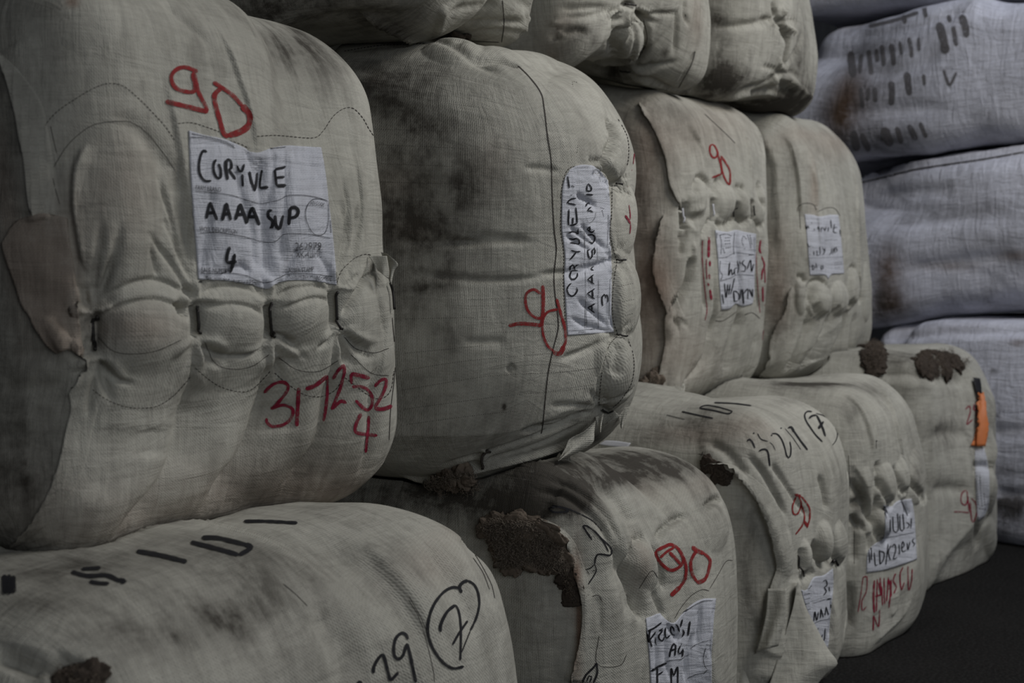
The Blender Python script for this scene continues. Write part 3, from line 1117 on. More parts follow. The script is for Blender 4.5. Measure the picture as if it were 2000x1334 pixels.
for st, d in (([(1192, 640), (1160, 612), (1122, 580)], 0.007), ([(1198, 648), (1160, 640), (1145, 637), (1108, 616)], 0.006),
              ([(1189, 490), (1165, 470), (1128, 431)], 0.007), ([(1170, 486), (1130, 457), (1108, 440)], 0.006), ([(1165, 495), (1130, 476), (1100, 456)], 0.006),
              ([(1190, 513), (1160, 523), (1130, 536), (1100, 545)], 0.006), ([(1201, 656), (1161, 676), (1120, 693), (1090, 702)], 0.007),
              ([(1123, 376), (1138, 388), (1150, 394), (1166, 405)], 0.010), ([(1172, 800), (1130, 815), (1080, 835), (1010, 845)], 0.007),
              ([(1168, 796), (1120, 792), (1070, 792)], 0.005), ([(1172, 790), (1160, 775), (1155, 760)], 0.006), ([(1200, 508), (1150, 520), (1100, 532), (1040, 536)], 0.005)):
    B.stroke(st, 0.005, d, 'groove', 0.25)
for st in (l1((880, 220), (1050, 250), (1200, 250)), l1((800, 340), (950, 340), (1220, 300)), l1((960, 380), (1210, 400)), l1((970, 460), (1100, 500), (1240, 570))):
    B.stroke(st, 0.004, 0.008, 'groove', 0.25)
B.stroke(b9((620, 120), (580, 250), (545, 450), (540, 480)), 0.009, 0.010, 'groove')
B.stroke(b9((740, 520), (620, 620), (500, 720)), 0.006, 0.005, 'groove')
B.stroke(b8((240, 1245 - 1200), (500, 60), (820, 58)), 0.006, 0.004, 'groove')
for st in (b7((240, 1245), (500, 1260), (830, 1258)), b7((700, 1215), (1060, 1235)), b7((1000, 820), (1130, 828), (1240, 845)), b8((400, 575), (540, 580), (640, 570)),
           b8((640, 740), (680, 700)), b8((100, 215), (560, 260), (900, 235))):
    B.stroke(st, 0.006, 0.004, 'groove')
# bunched cloth along the top
for st, d in ((tt((760, 270), (850, 290), (1000, 350), (1150, 430), (1300, 480)), 0.010), (tt((1100, 340), (1130, 385), (1270, 390), (1400, 440)), 0.016), (tt((720, 330), (800, 280), (900, 260)), 0.008),
              (tt((250, 330), (450, 300), (720, 290)), 0.006), (tt((960, 330), (1010, 290)), 0.006)):
    B.stroke(st, 0.010, d * 0.6, 'groove', 0.25)
B.blob(880, 92, 60, 24, 0.012)
B.blob(1020, 116, 80, 26, 0.012)
B.blob(1130, 190, 70, 60, 0.012)
# hem along the bottom
B.stroke(b8((1110, 990), (960, 1095), (780, 1160), (520, 1225), (260, 1285), (60, 1275)), 0.03, 0.012, 'fold', 0.15)
for st in (b8((1090, 960), (800, 1070), (500, 1170), (260, 1230)), b8((1080, 980), (820, 1110), (560, 1190), (300, 1255)), b8((1100, 930), (900, 1000), (700, 1050))):
    B.stroke(st, 0.006, 0.006, 'groove')
B.stroke(b8((515, 1225), (520, 1170), (545, 1140)), 0.008, 0.006, 'ridge')
B.end()
B.blob(790, 280, 95, 190, 0.50, attr='dirt')  # side blobs mix real grime with painted-in falloff of light
B.blob(800, 150, 130, 50, 0.30, attr='dirt')
B.blob(880, 480, 60, 50, 0.45, attr='dirt')
B.blob(920, 360, 40, 50, 0.38, attr='dirt')
B.blob(810, 500, 80, 150, 0.45, attr='dirt')
B.blob(790, 720, 60, 160, 0.30, attr='dirt')
B.blob(880, 650, 20, 40, 0.35, attr='dirt')
B.blob(850, 640, 16, 20, 0.4, attr='dirt')
B.blob(960, 310, 90, 130, 0.20, attr='dirt')
B.blob(760, 360, 60, 40, 0.35, attr='rust')
B.blob(800, 450, 60, 30, 0.35, attr='rust')
B.blob(960, 320, 40, 60, 0.2, attr='rust')
B.blob(880, 850, 200, 60, 0.22, attr='dirt')
B.blob(985, 795, 4, 7, 1.4, attr='dirt')
for (x, y, rx, ry, v) in ((1155, 858, 30, 16, 0.8), (1112, 884, 30, 14, 0.8), (1060, 902, 40, 12, 0.8), (1000, 922, 40, 12, 0.8), (760, 430, 40, 70, 0.25), (860, 250, 60, 40, 0.35), (760, 250, 40, 70, 0.25), (905, 400, 30, 60, 0.35), (830, 420, 50, 50, 0.25), (840, 560, 60, 12, 0.4), (930, 540, 80, 8, 0.3), (700, 150, 60, 60, 0.4)):
    B.blob(x, y, rx, ry, v, attr='dirt')

# E -------------------------------------------------------------------------------------
E_EDGE = [(1250, 201), (1258, 222), (1273, 246), (1289, 280), (1300, 314), (1305, 348), (1313, 375), (1326, 396), (1331, 408)]
E_EDGE2 = [(1297, 417), (1289, 445), (1279, 485), (1275, 525), (1281, 555), (1296, 594), (1303, 613), (1299, 621), (1300, 660), (1293, 705), (1287, 735), (1285, 774), (1263, 804)]
E.begin()
E.stroke(E_EDGE, 0.05, 0.007, 'fold', 0.05)
E.stroke(E_EDGE2, 0.05, 0.008, 'fold', 0.05)
E.stroke([(1350, 500), (1350, 522), (1344, 555), (1329, 585), (1306, 612)], 0.012, 0.020, 'groove', 0.15)
E.stroke(e2((440, 0), (440, 90), (430, 180)), 0.010, 0.010, 'groove')
E.stroke(e2((500, 60), (510, 160), (480, 350)), 0.02, 0.010, 'fold')
for st, w, d in (([(1340, 235), (1357, 262), (1371, 293), (1381, 330)], 0.04, 0.008), ([(1440, 235), (1454, 262), (1462, 296), (1468, 354)], 0.02, 0.007),
                 ([(1470, 225), (1486, 270), (1494, 330)], 0.02, 0.006)):
    E.stroke(st, w, d, 'fold', 0.3)
for (x, y, rx, ry, h) in ((1362, 388, 20, 42, 0.018), (1416, 395, 22, 34, 0.020), (1449, 397, 17, 32, 0.018), (1485, 398, 9, 40, 0.014), (1400, 520, 30, 80, 0.006)):
    E.blob(x, y, rx, ry, h)
CLIPS_E = [[(1335, 406), (1338, 436)], [(1393, 398), (1393, 422)], [(1434, 405), (1434, 420)], [(1471, 402), (1472, 420)]]
for c in CLIPS_E:
    E.stroke([(c[0][0], c[0][1] - 14)] + c + [(c[1][0], c[1][1] + 14)], 0.010, 0.018, 'groove', 0.2)
for st in (e1((735, 990), (800, 1030), (870, 1000), (890, 930)), e1((895, 950), (960, 1010), (1030, 960)), e1((1040, 960), (1080, 1040), (1130, 990)), e1((555, 820), (600, 710), (640, 670), (690, 700), (720, 790)),
           e1((730, 800), (770, 700), (820, 690)), e1((650, 1130), (680, 1060), (720, 970)), e1((900, 780), (920, 750), (980, 760))):
    E.stroke(st, 0.008, 0.010, 'groove', 0.25)
E.stroke(e1((1080, 700), (1075, 820), (1100, 920)), 0.012, 0.014, 'groove')
E.pucker(1303, 613, 60, 7, 0.006, 0.008, -1.2, 1.6)
E.pucker(1333, 420, 55, 6, 0.006, 0.008, -0.5, 2.0)
for st in (el((170, 100), (180, 600), (200, 1000), (170, 1300)), el((580, 200), (610, 700), (640, 1000)), el((400, 160), (430, 500), (440, 950), (350, 1300)), el((60, 200), (70, 600), (100, 1000))):
    E.stroke(st, 0.010, 0.007, 'groove', 0.15)
for st, w, d in (([(1407, 745), (1422, 699), (1440, 645), (1449, 606)], 0.03, 0.012), ([(1314, 780), (1344, 752), (1380, 705), (1392, 660), (1396, 600)], 0.05, 0.013), ([(1440, 765), (1468, 700), (1482, 640)], 0.03, 0.008)):
    E.stroke(st, w * 1.2, d * 1.9, 'valley', 0.25)
E.end()
for (x, y, rx, ry, v) in ((1250, 330, 50, 140, 0.5), (1255, 620, 50, 180, 0.55), (1270, 520, 30, 80, 0.4), (1370, 250, 80, 60, 0.3), (1350, 700, 50, 60, 0.35), (1300, 560, 30, 60, 0.35)):
    E.blob(x, y, rx, ry, v, attr='rust')
for (x, y, rx, ry, v) in ((1255, 340, 50, 160, 0.35), (1262, 600, 40, 200, 0.35), (1330, 220, 60, 30, 0.3), (1380, 790, 140, 24, 0.4), (1280, 800, 60, 30, 0.5)):
    E.blob(x, y, rx, ry, v, attr='dirt')

# F -------------------------------------------------------------------------------------
F_EDGE = [(1545, 560), (1533, 612), (1518, 636), (1504, 672), (1503, 705), (1482, 738)]
F_.begin()
for st, w, d in (([(1478, 240), (1494, 280), (1510, 317), (1516, 367), (1519, 432), (1523, 511)], 0.03, 0.012), ([(1528, 257), (1546, 293), (1557, 340), (1562, 393), (1566, 430)], 0.03, 0.010),
                 ([(1578, 309), (1591, 359), (1593, 406), (1600, 500)], 0.02, 0.007), ([(1593, 309), (1607, 354), (1614, 393)], 0.02, 0.006), ([(1660, 320), (1672, 369), (1673, 432), (1676, 511), (1680, 590)], 0.02, 0.009)):
    F_.stroke(st, w, d, 'fold', 0.2)
for (x, y, rx, ry, h) in ((1600, 585, 23, 38, 0.028), (1638, 583, 17, 34, 0.022), (1666, 566, 12, 44, 0.018), (1563, 578, 12, 38, 0.014), (1692, 570, 9, 60, 0.014), (1605, 470, 30, 60, 0.005)):
    F_.blob(x, y, rx, ry, h, power=0.7)
for st, d in (([(1569, 600), (1578, 570), (1590, 552), (1606, 552), (1620, 572)], 0.012), ([(1583, 590), (1590, 610), (1602, 618), (1612, 612)], 0.010), ([(1624, 600), (1634, 610)], 0.014), ([(1656, 585), (1668, 606)], 0.016),
              ([(1554, 545), (1566, 543), (1572, 556)], 0.008), ([(1673, 540), (1678, 570), (1680, 595)], 0.012), ([(1655, 540), (1664, 524), (1676, 528)], 0.008)):
    F_.stroke(st, 0.010, d, 'groove', 0.2)
F_.stroke(F_EDGE, 0.05, 0.010, 'fold', 0.05)
for st, w, d in (([(1560, 728), (1590, 690), (1615, 645), (1619, 606)], 0.035, 0.014), ([(1612, 720), (1632, 684), (1650, 642), (1653, 594)], 0.03, 0.013), ([(1528, 732), (1554, 699), (1572, 655), (1578, 610)], 0.035, 0.012), ([(1655, 700), (1668, 660), (1672, 610)], 0.02, 0.008)):
    F_.stroke(st, w * 1.2, d * 1.9, 'valley', 0.2)
F_.end()
for (x, y, rx, ry, v) in ((1515, 520, 30, 90, 0.5), (1640, 280, 40, 30, 0.4), (1590, 370, 8, 60, 0.5), (1520, 600, 25, 50, 0.4), (1570, 260, 60, 20, 0.3)):
    F_.blob(x, y, rx, ry, v, attr='rust')
for (x, y, rx, ry, v) in ((1520, 620, 25, 70, 0.5), (1540, 330, 16, 60, 0.3), (1600, 735, 90, 16, 0.5), (1500, 420, 20, 80, 0.25)):
    F_.blob(x, y, rx, ry, v, attr='dirt')

# T1..T3: third tier ----------------------------------------------------------------------
T1.begin()
T1.stroke(tt((330, 50), (450, 130), (600, 210), (700, 262), (780, 262)), 0.02, 0.016, 'fold', 0.2)
T1.stroke(tt((880, 40), (860, 130), (830, 230)), 0.03, 0.010, 'fold', 0.2)
T1.stroke(tt((1535, -60), (1530, 160)), 0.008, 0.012, 'groove', 0.2)
T1.pucker(1062, 57, 55, 8, 0.008, 0.006, math.pi * 0.5, math.pi * 1.5)
for st in (tt((900, 60), (1100, 40), (1250, 30)), tt((1000, 150), (1200, 140), (1500, 160)), tt((1270, 140), (1400, 150)), tt((1000, 220), (1250, 200), (1480, 240)), tt((1340, 0), (1460, 60), (1520, 150))):
    T1.stroke(st, 0.008, 0.004, 'groove')
T1.end()
for (x, y, rx, ry, v) in ((640, 40, 200, 60, 0.55), (560, 10, 150, 40, 0.5), (780, 20, 60, 50, 0.3), (800, 70, 60, 12, 0.5), (900, 40, 40, 30, 0.2), (890, 70, 50, 14, 0.5)):  # left-face blobs paint its shade into the cloth colour
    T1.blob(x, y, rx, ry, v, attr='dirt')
T2.begin()
T2.blob(1231, 76, 28, 66, 0.020)
T2.stroke(t2((540, 80), (500, 180), (490, 320), (545, 450)), 0.012, 0.012, 'groove', 0.2)
T2.stroke(t2((620, 50), (690, 130), (710, 260), (660, 380), (590, 460)), 0.009, 0.020, 'groove', 0.15)
T2.pucker(1227, 12, 75, 11, 0.007, 0.006, 0.2, 3.0)
T2.pucker(1222, 138, 80, 12, 0.008, 0.006)
T2.pucker(1070, 60, 40, 6, 0.008, 0.006, -0.8, 0.8)
T2.blob(1222, 138, 14, 9, -0.016)
T2.blob(1225, 10, 14, 9, -0.016)
for st in (t2((905, 60), (905, 200), (888, 370)), t2((910, 580), (1000, 400), (1020, 330)), t2((600, 460), (760, 430), (930, 400)), t2((610, 480), (760, 520), (900, 600)), t2((960, 0), (960, 100), (1000, 180)), t2((120, 60), (300, 50), (520, 45)),
           t2((660, 60), (800, 90), (940, 85)), t2((150, 110), (330, 105), (520, 60)), t2((100, 200), (250, 205), (350, 200)), t2((580, 120), (600, 250), (570, 430))):
    T2.stroke(st, 0.007, 0.006, 'groove')
T2.stroke(t2((380, 470), (540, 450)), 0.02, 0.02, 'groove', 0.2)
T2.stroke(t2((1030, 620), (800, 560), (600, 500)), 0.02, 0.010, 'fold', 0.1)
T2.end()
for (x, y, rx, ry, v) in ((1290, 90, 130, 90, 0.16), (1140, 64, 26, 12, 0.8), (1300, 103, 8, 10, 0.8), (1150, 100, 60, 40, 0.25), (1200, 148, 24, 10, 0.9), (1320, 188, 50, 10, 0.6), (1365, 40, 14, 60, 0.2)):  # broad first blob dims the overlit front by colour, the rest are smudges
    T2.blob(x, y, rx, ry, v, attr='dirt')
for (x, y, rx, ry, v) in ((1090, 55, 30, 30, 0.35), (1362, 40, 14, 50, 0.4), (1080, 110, 20, 16, 0.4)):
    T2.blob(x, y, rx, ry, v, attr='rust')
T3.begin()
T3.pucker(1524, 42, 45, 8, 0.009, 0.007)
T3.pucker(1527, 144, 55, 9, 0.009, 0.007)
T3.stroke(t2((1580, 160), (1630, 240), (1625, 340), (1600, 450)), 0.012, 0.024, 'groove', 0.15)
T3.blob(1524, 42, 12, 10, -0.018)
T3.blob(1527, 144, 12, 10, -0.018)
T3.stroke(t2((1800, 640), (1700, 560), (1640, 520), (1600, 470)), 0.03, 0.018, 'fold', 0.2)
T3.stroke(t2((1640, 640), (1520, 590), (1350, 600), (1200, 650)), 0.03, 0.016, 'fold', 0.2)
for st in (t2((1530, 0), (1550, 100), (1570, 140)), t2((1120, 180), (1300, 165), (1560, 140)), t2((1590, 480), (1480, 540), (1300, 590)), t2((1600, 470), (1700, 300), (1730, 200))):
    T3.stroke(st, 0.010, 0.008, 'groove')
T3.end()
for (x, y, rx, ry, v) in ((1480, 100, 110, 110, 0.22), (1480, 225, 130, 16, 1.2), (1398, 35, 24, 30, 0.9), (1410, 140, 36, 46, 0.95), (1385, 180, 30, 30, 0.6), (1572, 70, 10, 50, 0.6), (1500, 215, 110, 22, 0.9), (1450, 160, 40, 30, 0.35), (1560, 110, 12, 40, 0.4)):  # first blob tones down an overlit front in the colour, others are dirt
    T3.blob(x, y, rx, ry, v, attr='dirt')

# G: nearest lower bale --------------------------------------------------------------------
G.begin()
for st in (g6((-150, 560), (100, 600), (320, 720), (480, 880), (590, 1040), (660, 1250)), g6((0, 900), (120, 1030), (220, 1180), (300, 1334)), g6((560, 620), (720, 720), (830, 900), (900, 1100)),
           g6((800, 480), (900, 620), (970, 780), (1010, 1000))):
    G.stroke(st, 0.030, 0.007, 'groove', 0.3)
G.stroke(g6((250, 540), (430, 700), (600, 920), (690, 1150)), 0.05, 0.008, 'fold', 0.3)
G.stroke(a5((-40, 1180), (60, 1215), (160, 1260), (210, 1310)), 0.010, 0.012, 'groove', 0.2)
G.stroke(a5((350, 1190), (280, 1250), (215, 1310)), 0.010, 0.007, 'groove')
G.stroke(a5((430, 1240), (330, 1280), (230, 1320)), 0.010, 0.007, 'groove')
G.end()
for (x, y, rx, ry, v) in ((150, 1330, 60, 20, 1.0), (60, 1180, 120, 30, 0.5), (330, 1090, 260, 40, 0.35), (420, 1220, 70, 40, 0.35), (100, 1110, 150, 30, 0.6), (520, 1300, 60, 30, 0.2), (250, 1240, 160, 30, 0.3), (620, 1000, 120, 20, 0.3), (600, 1150, 260, 130, 0.32), (420, 1210, 120, 60, 0.3), (700, 1080, 140, 50, 0.15)):
    G.blob(x, y, rx, ry, v, attr='dirt')
for (x, y, rx, ry, v) in ((850, 1110, 60, 40, 0.25), (880, 1040, 60, 20, 0.2)):
    G.blob(x, y, rx, ry, v, attr='rust')

# C: torn bale with fleece showing -----------------------------------------------------------
C_EDGE = [(1058, 1012), (1086, 1030), (1107, 1060), (1119, 1104), (1130, 1140), (1137, 1166), (1139, 1205), (1133, 1267), (1115, 1334)]
Cc.begin()
Cc.stroke(C_EDGE, 0.06, 0.014, 'fold', 0.03)
Cc.stroke([(1196, 1050), (1221, 1107), (1240, 1139), (1253, 1187), (1263, 1225)], 0.014, 0.012, 'groove', 0.2)
Cc.blob(1260, 1095, 22, 60, 0.014, rot=-0.25)
Cc.blob(1325, 1075, 48, 66, 0.010)
Cc.blob(1400, 1030, 28, 50, 0.010)
for st, d in (([(1278, 1058), (1299, 1030), (1326, 1010), (1346, 1008)], 0.010), ([(1374, 996), (1392, 979), (1416, 970)], 0.012), ([(1238, 1070), (1246, 1054), (1262, 1052)], 0.008), ([(1270, 1060), (1290, 1120), (1300, 1160)], 0.007),
              (g6((1760, 560), (1740, 700), (1770, 900)), 0.008), (g6((1540, 850), (1560, 920), (1570, 1080)), 0.002), (g6((1250, 230), (1420, 280), (1600, 420), (1720, 640)), 0.006), (g6((1200, 300), (1380, 330), (1560, 480), (1660, 680)), 0.006),
              (cl((0, 100), (60, 330), (130, 430)), 0.010), (cl((230, 0), (350, 250), (430, 430)), 0.006), (cl((640, 760), (560, 660), (430, 470)), 0.006), (cl((820, 560), (790, 760), (730, 1000), (700, 1334)), 0.006),
              (cl((1130, 200), (1100, 500), (1080, 1100)), 0.005), (cl((430, 560), (440, 1000), (500, 1334)), 0.004), (cl((280, 560), (300, 900), (310, 1334)), 0.004), (cl((910, 180), (900, 500), (860, 900)), 0.004)):
    Cc.stroke(st, 0.007, d, 'groove', 0.25)
for st in (g6((1640, 650), (1720, 830), (1760, 1000)), c5((-200, 700), (0, 800), (120, 1000), (220, 1200))):
    Cc.stroke(st, 0.02, 0.008, 'groove')
Cc.blob(1160, 1060, 40, 60, 0.006)
Cc.end()
for (x, y, rx, ry, v) in ((860, 960, 220, 60, 1.1), (1040, 935, 150, 44, 1.2), (1150, 905, 140, 26, 1.2), (1010, 990, 60, 24, 0.6), (1230, 895, 150, 26, 1.1), (1330, 915, 60, 20, 0.6), (1080, 960, 70, 30, 0.7), (1180, 930, 90, 24, 0.7), (1060, 1240, 60, 120, 0.16), (1020, 1190, 40, 60, 0.2),  # top blobs hold dirt plus painted contact shadow
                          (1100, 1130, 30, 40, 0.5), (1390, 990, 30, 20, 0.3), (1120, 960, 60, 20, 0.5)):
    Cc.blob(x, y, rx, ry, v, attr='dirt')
for (x, y, rx, ry, v) in ((1262, 1100, 20, 60, 0.35), (1390, 940, 40, 20, 0.35), (1250, 950, 60, 30, 0.25), (1131, 1210, 6, 120, 1.2), (1120, 1140, 8, 40, 1.0)):
    Cc.blob(x, y, rx, ry, v, attr='rust')

# D ------------------------------------------------------------------------------------------
D_EDGE = [(1368, 907), (1395, 904), (1419, 910), (1446, 934), (1470, 964), (1491, 1000), (1506, 1039), (1513, 1069), (1518, 1105), (1505, 1152), (1500, 1205), (1487, 1245), (1476, 1275)]
D.begin()
D.stroke(D_EDGE, 0.05, 0.012, 'fold', 0.03)
for (x, y, rx, ry, h) in ((1609, 1058, 15, 42, 0.022), (1571, 1086, 10, 34, 0.016), (1638, 1060, 11, 44, 0.020), (1530, 1080, 18, 50, 0.010)):
    D.blob(x, y, rx, ry, h, power=0.8)
for st, d in (([(1595, 1060), (1597, 1085), (1602, 1100), (1612, 1104), (1622, 1092), (1624, 1060)], 0.012), ([(1562, 1070), (1562, 1114)], 0.012), ([(1586, 1055), (1593, 1075), (1592, 1095)], 0.014), ([(1626, 1040), (1628, 1085), (1640, 1102), (1650, 1095)], 0.010),
              ([(1564, 1116), (1575, 1130), (1590, 1110)], 0.010), (c5((1330, 650), (1370, 780), (1380, 900)), 0.007), (c5((1000, 560), (1100, 700), (1200, 850), (1280, 950)), 0.006), (c5((840, 500), (960, 640), (1050, 800), (1130, 960)), 0.008),
              (c5((1480, 330), (1520, 500), (1520, 700)), 0.008), (c5((600, 440), (740, 520), (860, 680)), 0.006), (dl((370, 400), (370, 700), (340, 1000)), 0.010), (dl((500, 300), (490, 700), (450, 1050)), 0.006)):
    D.stroke(st, 0.008, d, 'groove', 0.2)
D.stroke([(1502, 1340), (1518, 1272), (1534, 1213), (1553, 1152), (1557, 1125)], 0.03, 0.014, 'fold', 0.1)
D.end()
for (x, y, rx, ry, v) in ((1340, 830, 120, 20, 0.45), (1400, 800, 80, 16, 0.5), (1470, 1060, 40, 130, 0.38), (1560, 780, 60, 12, 0.5), (1300, 860, 60, 14, 0.5), (1460, 1190, 30, 60, 0.35), (1400, 925, 30, 16, 0.9)):  # blobs down the left side paint in its shade
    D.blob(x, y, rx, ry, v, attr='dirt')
for (x, y, rx, ry, v) in ((1450, 830, 90, 30, 0.35), (1330, 850, 70, 24, 0.4), (1580, 1320, 30, 20, 0.4)):
    D.blob(x, y, rx, ry, v, attr='rust')

# H ------------------------------------------------------------------------------------------
Hh.begin()
for (x, y, rx, ry, h) in ((1732, 950, 19, 46, 0.018), (1761, 935, 15, 42, 0.018), (1792, 930, 14, 56, 0.018), (1722, 1025, 14, 30, 0.022), (1690, 960, 14, 50, 0.012)):
    Hh.blob(x, y, rx, ry, h, power=0.8)
for st, d in ((hl((250, 180), (300, 310), (345, 375), (380, 320)), 0.012), (hl((360, 110), (390, 230), (430, 285), (470, 230)), 0.010), (hl((440, 60), (480, 200), (540, 310), (590, 335), (610, 200)), 0.014), (hl((60, 190), (160, 340), (190, 470)), 0.012),
              (hl((60, 380), (110, 360), (180, 350)), 0.010), (hl((60, 440), (130, 520), (180, 510)), 0.012), (hl((230, 430), (260, 570), (330, 615), (330, 480)), 0.012), (hl((160, 330), (230, 480), (270, 280)), 0.012), (hl((260, 60), (260, 200), (270, 280)), 0.008),
              (hl((100, 510), (100, 780)), 0.006), (hl((205, 560), (205, 700)), 0.006), (hl((420, 320), (480, 460)), 0.006), (hl((300, 370), (350, 560)), 0.008)):
    Hh.stroke(st, 0.010, d, 'groove', 0.2)
for st, w, d in ((hl((230, 1334), (300, 1250), (420, 1130), (510, 980)), 0.03, 0.010), (hl((330, 1150), (380, 1070), (400, 950)), 0.03, 0.007), ([(1710, 745), (1740, 800), (1755, 860), (1765, 900)], 0.03, 0.010), ([(1640, 760), (1680, 800), (1700, 850), (1708, 900)], 0.03, 0.008),
                 ([(1660, 900), (1680, 930), (1690, 960)], 0.02, 0.006)):
    Hh.stroke(st, w, d, 'fold', 0.25)
Hh.stroke(hl((20, 900), (60, 1000), (50, 1250)), 0.014, 0.010, 'groove')
Hh.end()
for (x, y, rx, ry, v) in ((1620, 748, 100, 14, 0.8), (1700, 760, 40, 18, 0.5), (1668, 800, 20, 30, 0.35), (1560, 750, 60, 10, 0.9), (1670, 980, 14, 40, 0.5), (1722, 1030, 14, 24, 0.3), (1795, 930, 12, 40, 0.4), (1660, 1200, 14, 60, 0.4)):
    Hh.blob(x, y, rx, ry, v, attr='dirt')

# I ------------------------------------------------------------------------------------------
I.begin()
for (x, y, rx, ry, h) in ((1935, 790, 10, 46, 0.014), (1938, 880, 12, 34, 0.014), (1938, 960, 12, 46, 0.014), (1935, 1050, 14, 40, 0.012)):
    I.blob(x, y, rx, ry, h)
I.stroke([(1912, 740), (1908, 850), (1906, 950), (1908, 1020), (1900, 1090)], 0.010, 0.010, 'groove', 0.15)
I.stroke(iz((230, 715), (330, 715)), 0.012, 0.014, 'groove', 0.2)
I.stroke(iz((330, 1000), (270, 1100), (240, 1230)), 0.012, 0.010, 'groove', 0.2)
I.stroke([(1700, 735), (1780, 730), (1860, 742), (1900, 748)], 0.02, 0.010, 'groove', 0.2)
I.stroke([(1815, 850), (1850, 845), (1900, 850)], 0.02, 0.008, 'groove')
I.stroke([(1815, 960), (1850, 955), (1900, 960)], 0.02, 0.008, 'groove')
I.end()
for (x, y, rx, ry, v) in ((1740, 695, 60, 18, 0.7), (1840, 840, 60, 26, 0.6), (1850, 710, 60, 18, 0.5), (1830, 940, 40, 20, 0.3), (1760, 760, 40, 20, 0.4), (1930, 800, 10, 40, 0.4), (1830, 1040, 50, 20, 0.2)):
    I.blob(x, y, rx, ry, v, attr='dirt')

# K: white packs at the end ---------------------------------------------------------------------
K1.begin()
for st in (kz((100, 160), (300, 130), (450, 100), (700, 20)), kz((200, 300), (400, 270), (560, 180)), kz((60, 470), (300, 440), (600, 430))):
    K1.stroke(st, 0.03, 0.010, 'groove')
K1.end()
K2.begin()
for st in (kz((230, 920), (500, 880), (860, 850)), kz((300, 1070), (560, 1050), (860, 1020)), kz((240, 790), (400, 770), (600, 760))):
    K2.stroke(st, 0.03, 0.012, 'groove')
K2.stroke(kz((150, 725), (300, 690), (420, 660), (560, 640), (720, 615), (900, 585)), 0.012, 0.012, 'ridge', 0.05)
K2.stroke(kz((150, 745), (300, 712), (420, 682), (560, 660), (720, 636), (900, 606)), 0.006, 0.010, 'groove', 0.05)
for q in range(14):
    K2.stroke(kz((600 + q * 20, 655 - q * 3), (596 + q * 20, 690 - q * 3), (600 + q * 20, 715)), 0.006, 0.004, 'ridge' if q % 2 else 'groove')
K2.end()
K3.begin()
for st in ([(1940, 960), (2000, 968), (2100, 970)], [(1930, 842), (2000, 842), (2080, 840)], [(1720, 665), (1850, 650), (2050, 645)]):
    K3.stroke(st, 0.02, 0.014, 'groove', 0.1)
K3.end()
for b, L_ in ((K1, ((1640, 230, 40, 60, 0.9), (1660, 160, 30, 40, 0.5), (1690, 200, 60, 60, 0.3))), (K2, ((1735, 530, 30, 50, 1.0), (1850, 520, 60, 10, 0.6), (1980, 500, 40, 12, 0.7), (1740, 600, 40, 30, 0.8))), (K3, ((1990, 670, 20, 8, 0.7), (1850, 640, 100, 12, 0.2)))):
    for (x, y, rx, ry, v) in L_:
        b.blob(x, y, rx, ry, v, attr='rust')
for b, L_ in ((K1, ((1740, 110, 100, 60, 0.30), (1700, 270, 70, 30, 0.5), (1740, 280, 60, 30, 0.4), (1720, 180, 60, 30, 0.2), (1620, 250, 40, 60, 0.5))), (K2, ((1850, 420, 120, 20, 0.30), (1900, 590, 160, 16, 0.45), (1950, 470, 60, 14, 0.3), (1720, 600, 40, 40, 0.7), (1720, 540, 20, 40, 0.4))),
                    (K3, ((1960, 920, 60, 16, 0.6), (1990, 850, 60, 6, 0.5), (1960, 1010, 60, 60, 0.75), (1941, 725, 6, 6, 1.2), (1944, 812, 6, 6, 1.2), (1985, 985, 60, 20, 0.5)))):  # low blobs here paint in the shadow on the base
    for (x, y, rx, ry, v) in L_:
        b.blob(x, y, rx, ry, v, attr='dirt')

for a_, b_ in ((G, A), (Cc, A), (B, A), (Cc, B), (D, B), (D, E), (Hh, E), (E, B), (F_, E), (Hh, F_), (I, F_), (T1, B), (T1, A), (T2, B), (T2, T1), (T2, E), (T3, E), (T3, F_), (T3, T2),
               (Cc, G), (D, Cc), (Hh, D), (I, Hh), (K3, I), (K2, K3), (K2, F_), (K1, K2), (K1, T3), (K1, F_), (K0, K1), (K0, T3)):
    a_.press(b_)

for b in (A, B, E, F_, T1, T2, T3, G, Cc, D, Hh, I):
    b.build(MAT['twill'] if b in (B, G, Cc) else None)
for b in (K0, K1, K2, K3):
    b.build(MAT['cloth_far'])

# ------------------------------------------------------------------ A: what is on the cloth
def cap(b, edge, width, mat=None, hgt=0.006, n=26, **k):
    """the hemmed edge of the cap cloth, standing a little off the bale along its traced edge"""
    nn = len(edge) - 1
    R_ = [(x + 2 + width * min(1.0, 3.0 * i / nn, 3.0 * (nn - i) / nn), y) for i, (x, y) in enumerate(edge)]
    return b.patch('cap_flap', edge, R_, mat or b.mat, lift=0.0006, m=n, step=6, thick=0.0004,
                   wave=lambda u, v: hgt * (1 - u) ** 2 * (0.75 + 0.25 * math.sin(v * 17)) - 0.0025 * max(0.0, (u - 0.8) / 0.2), **k)


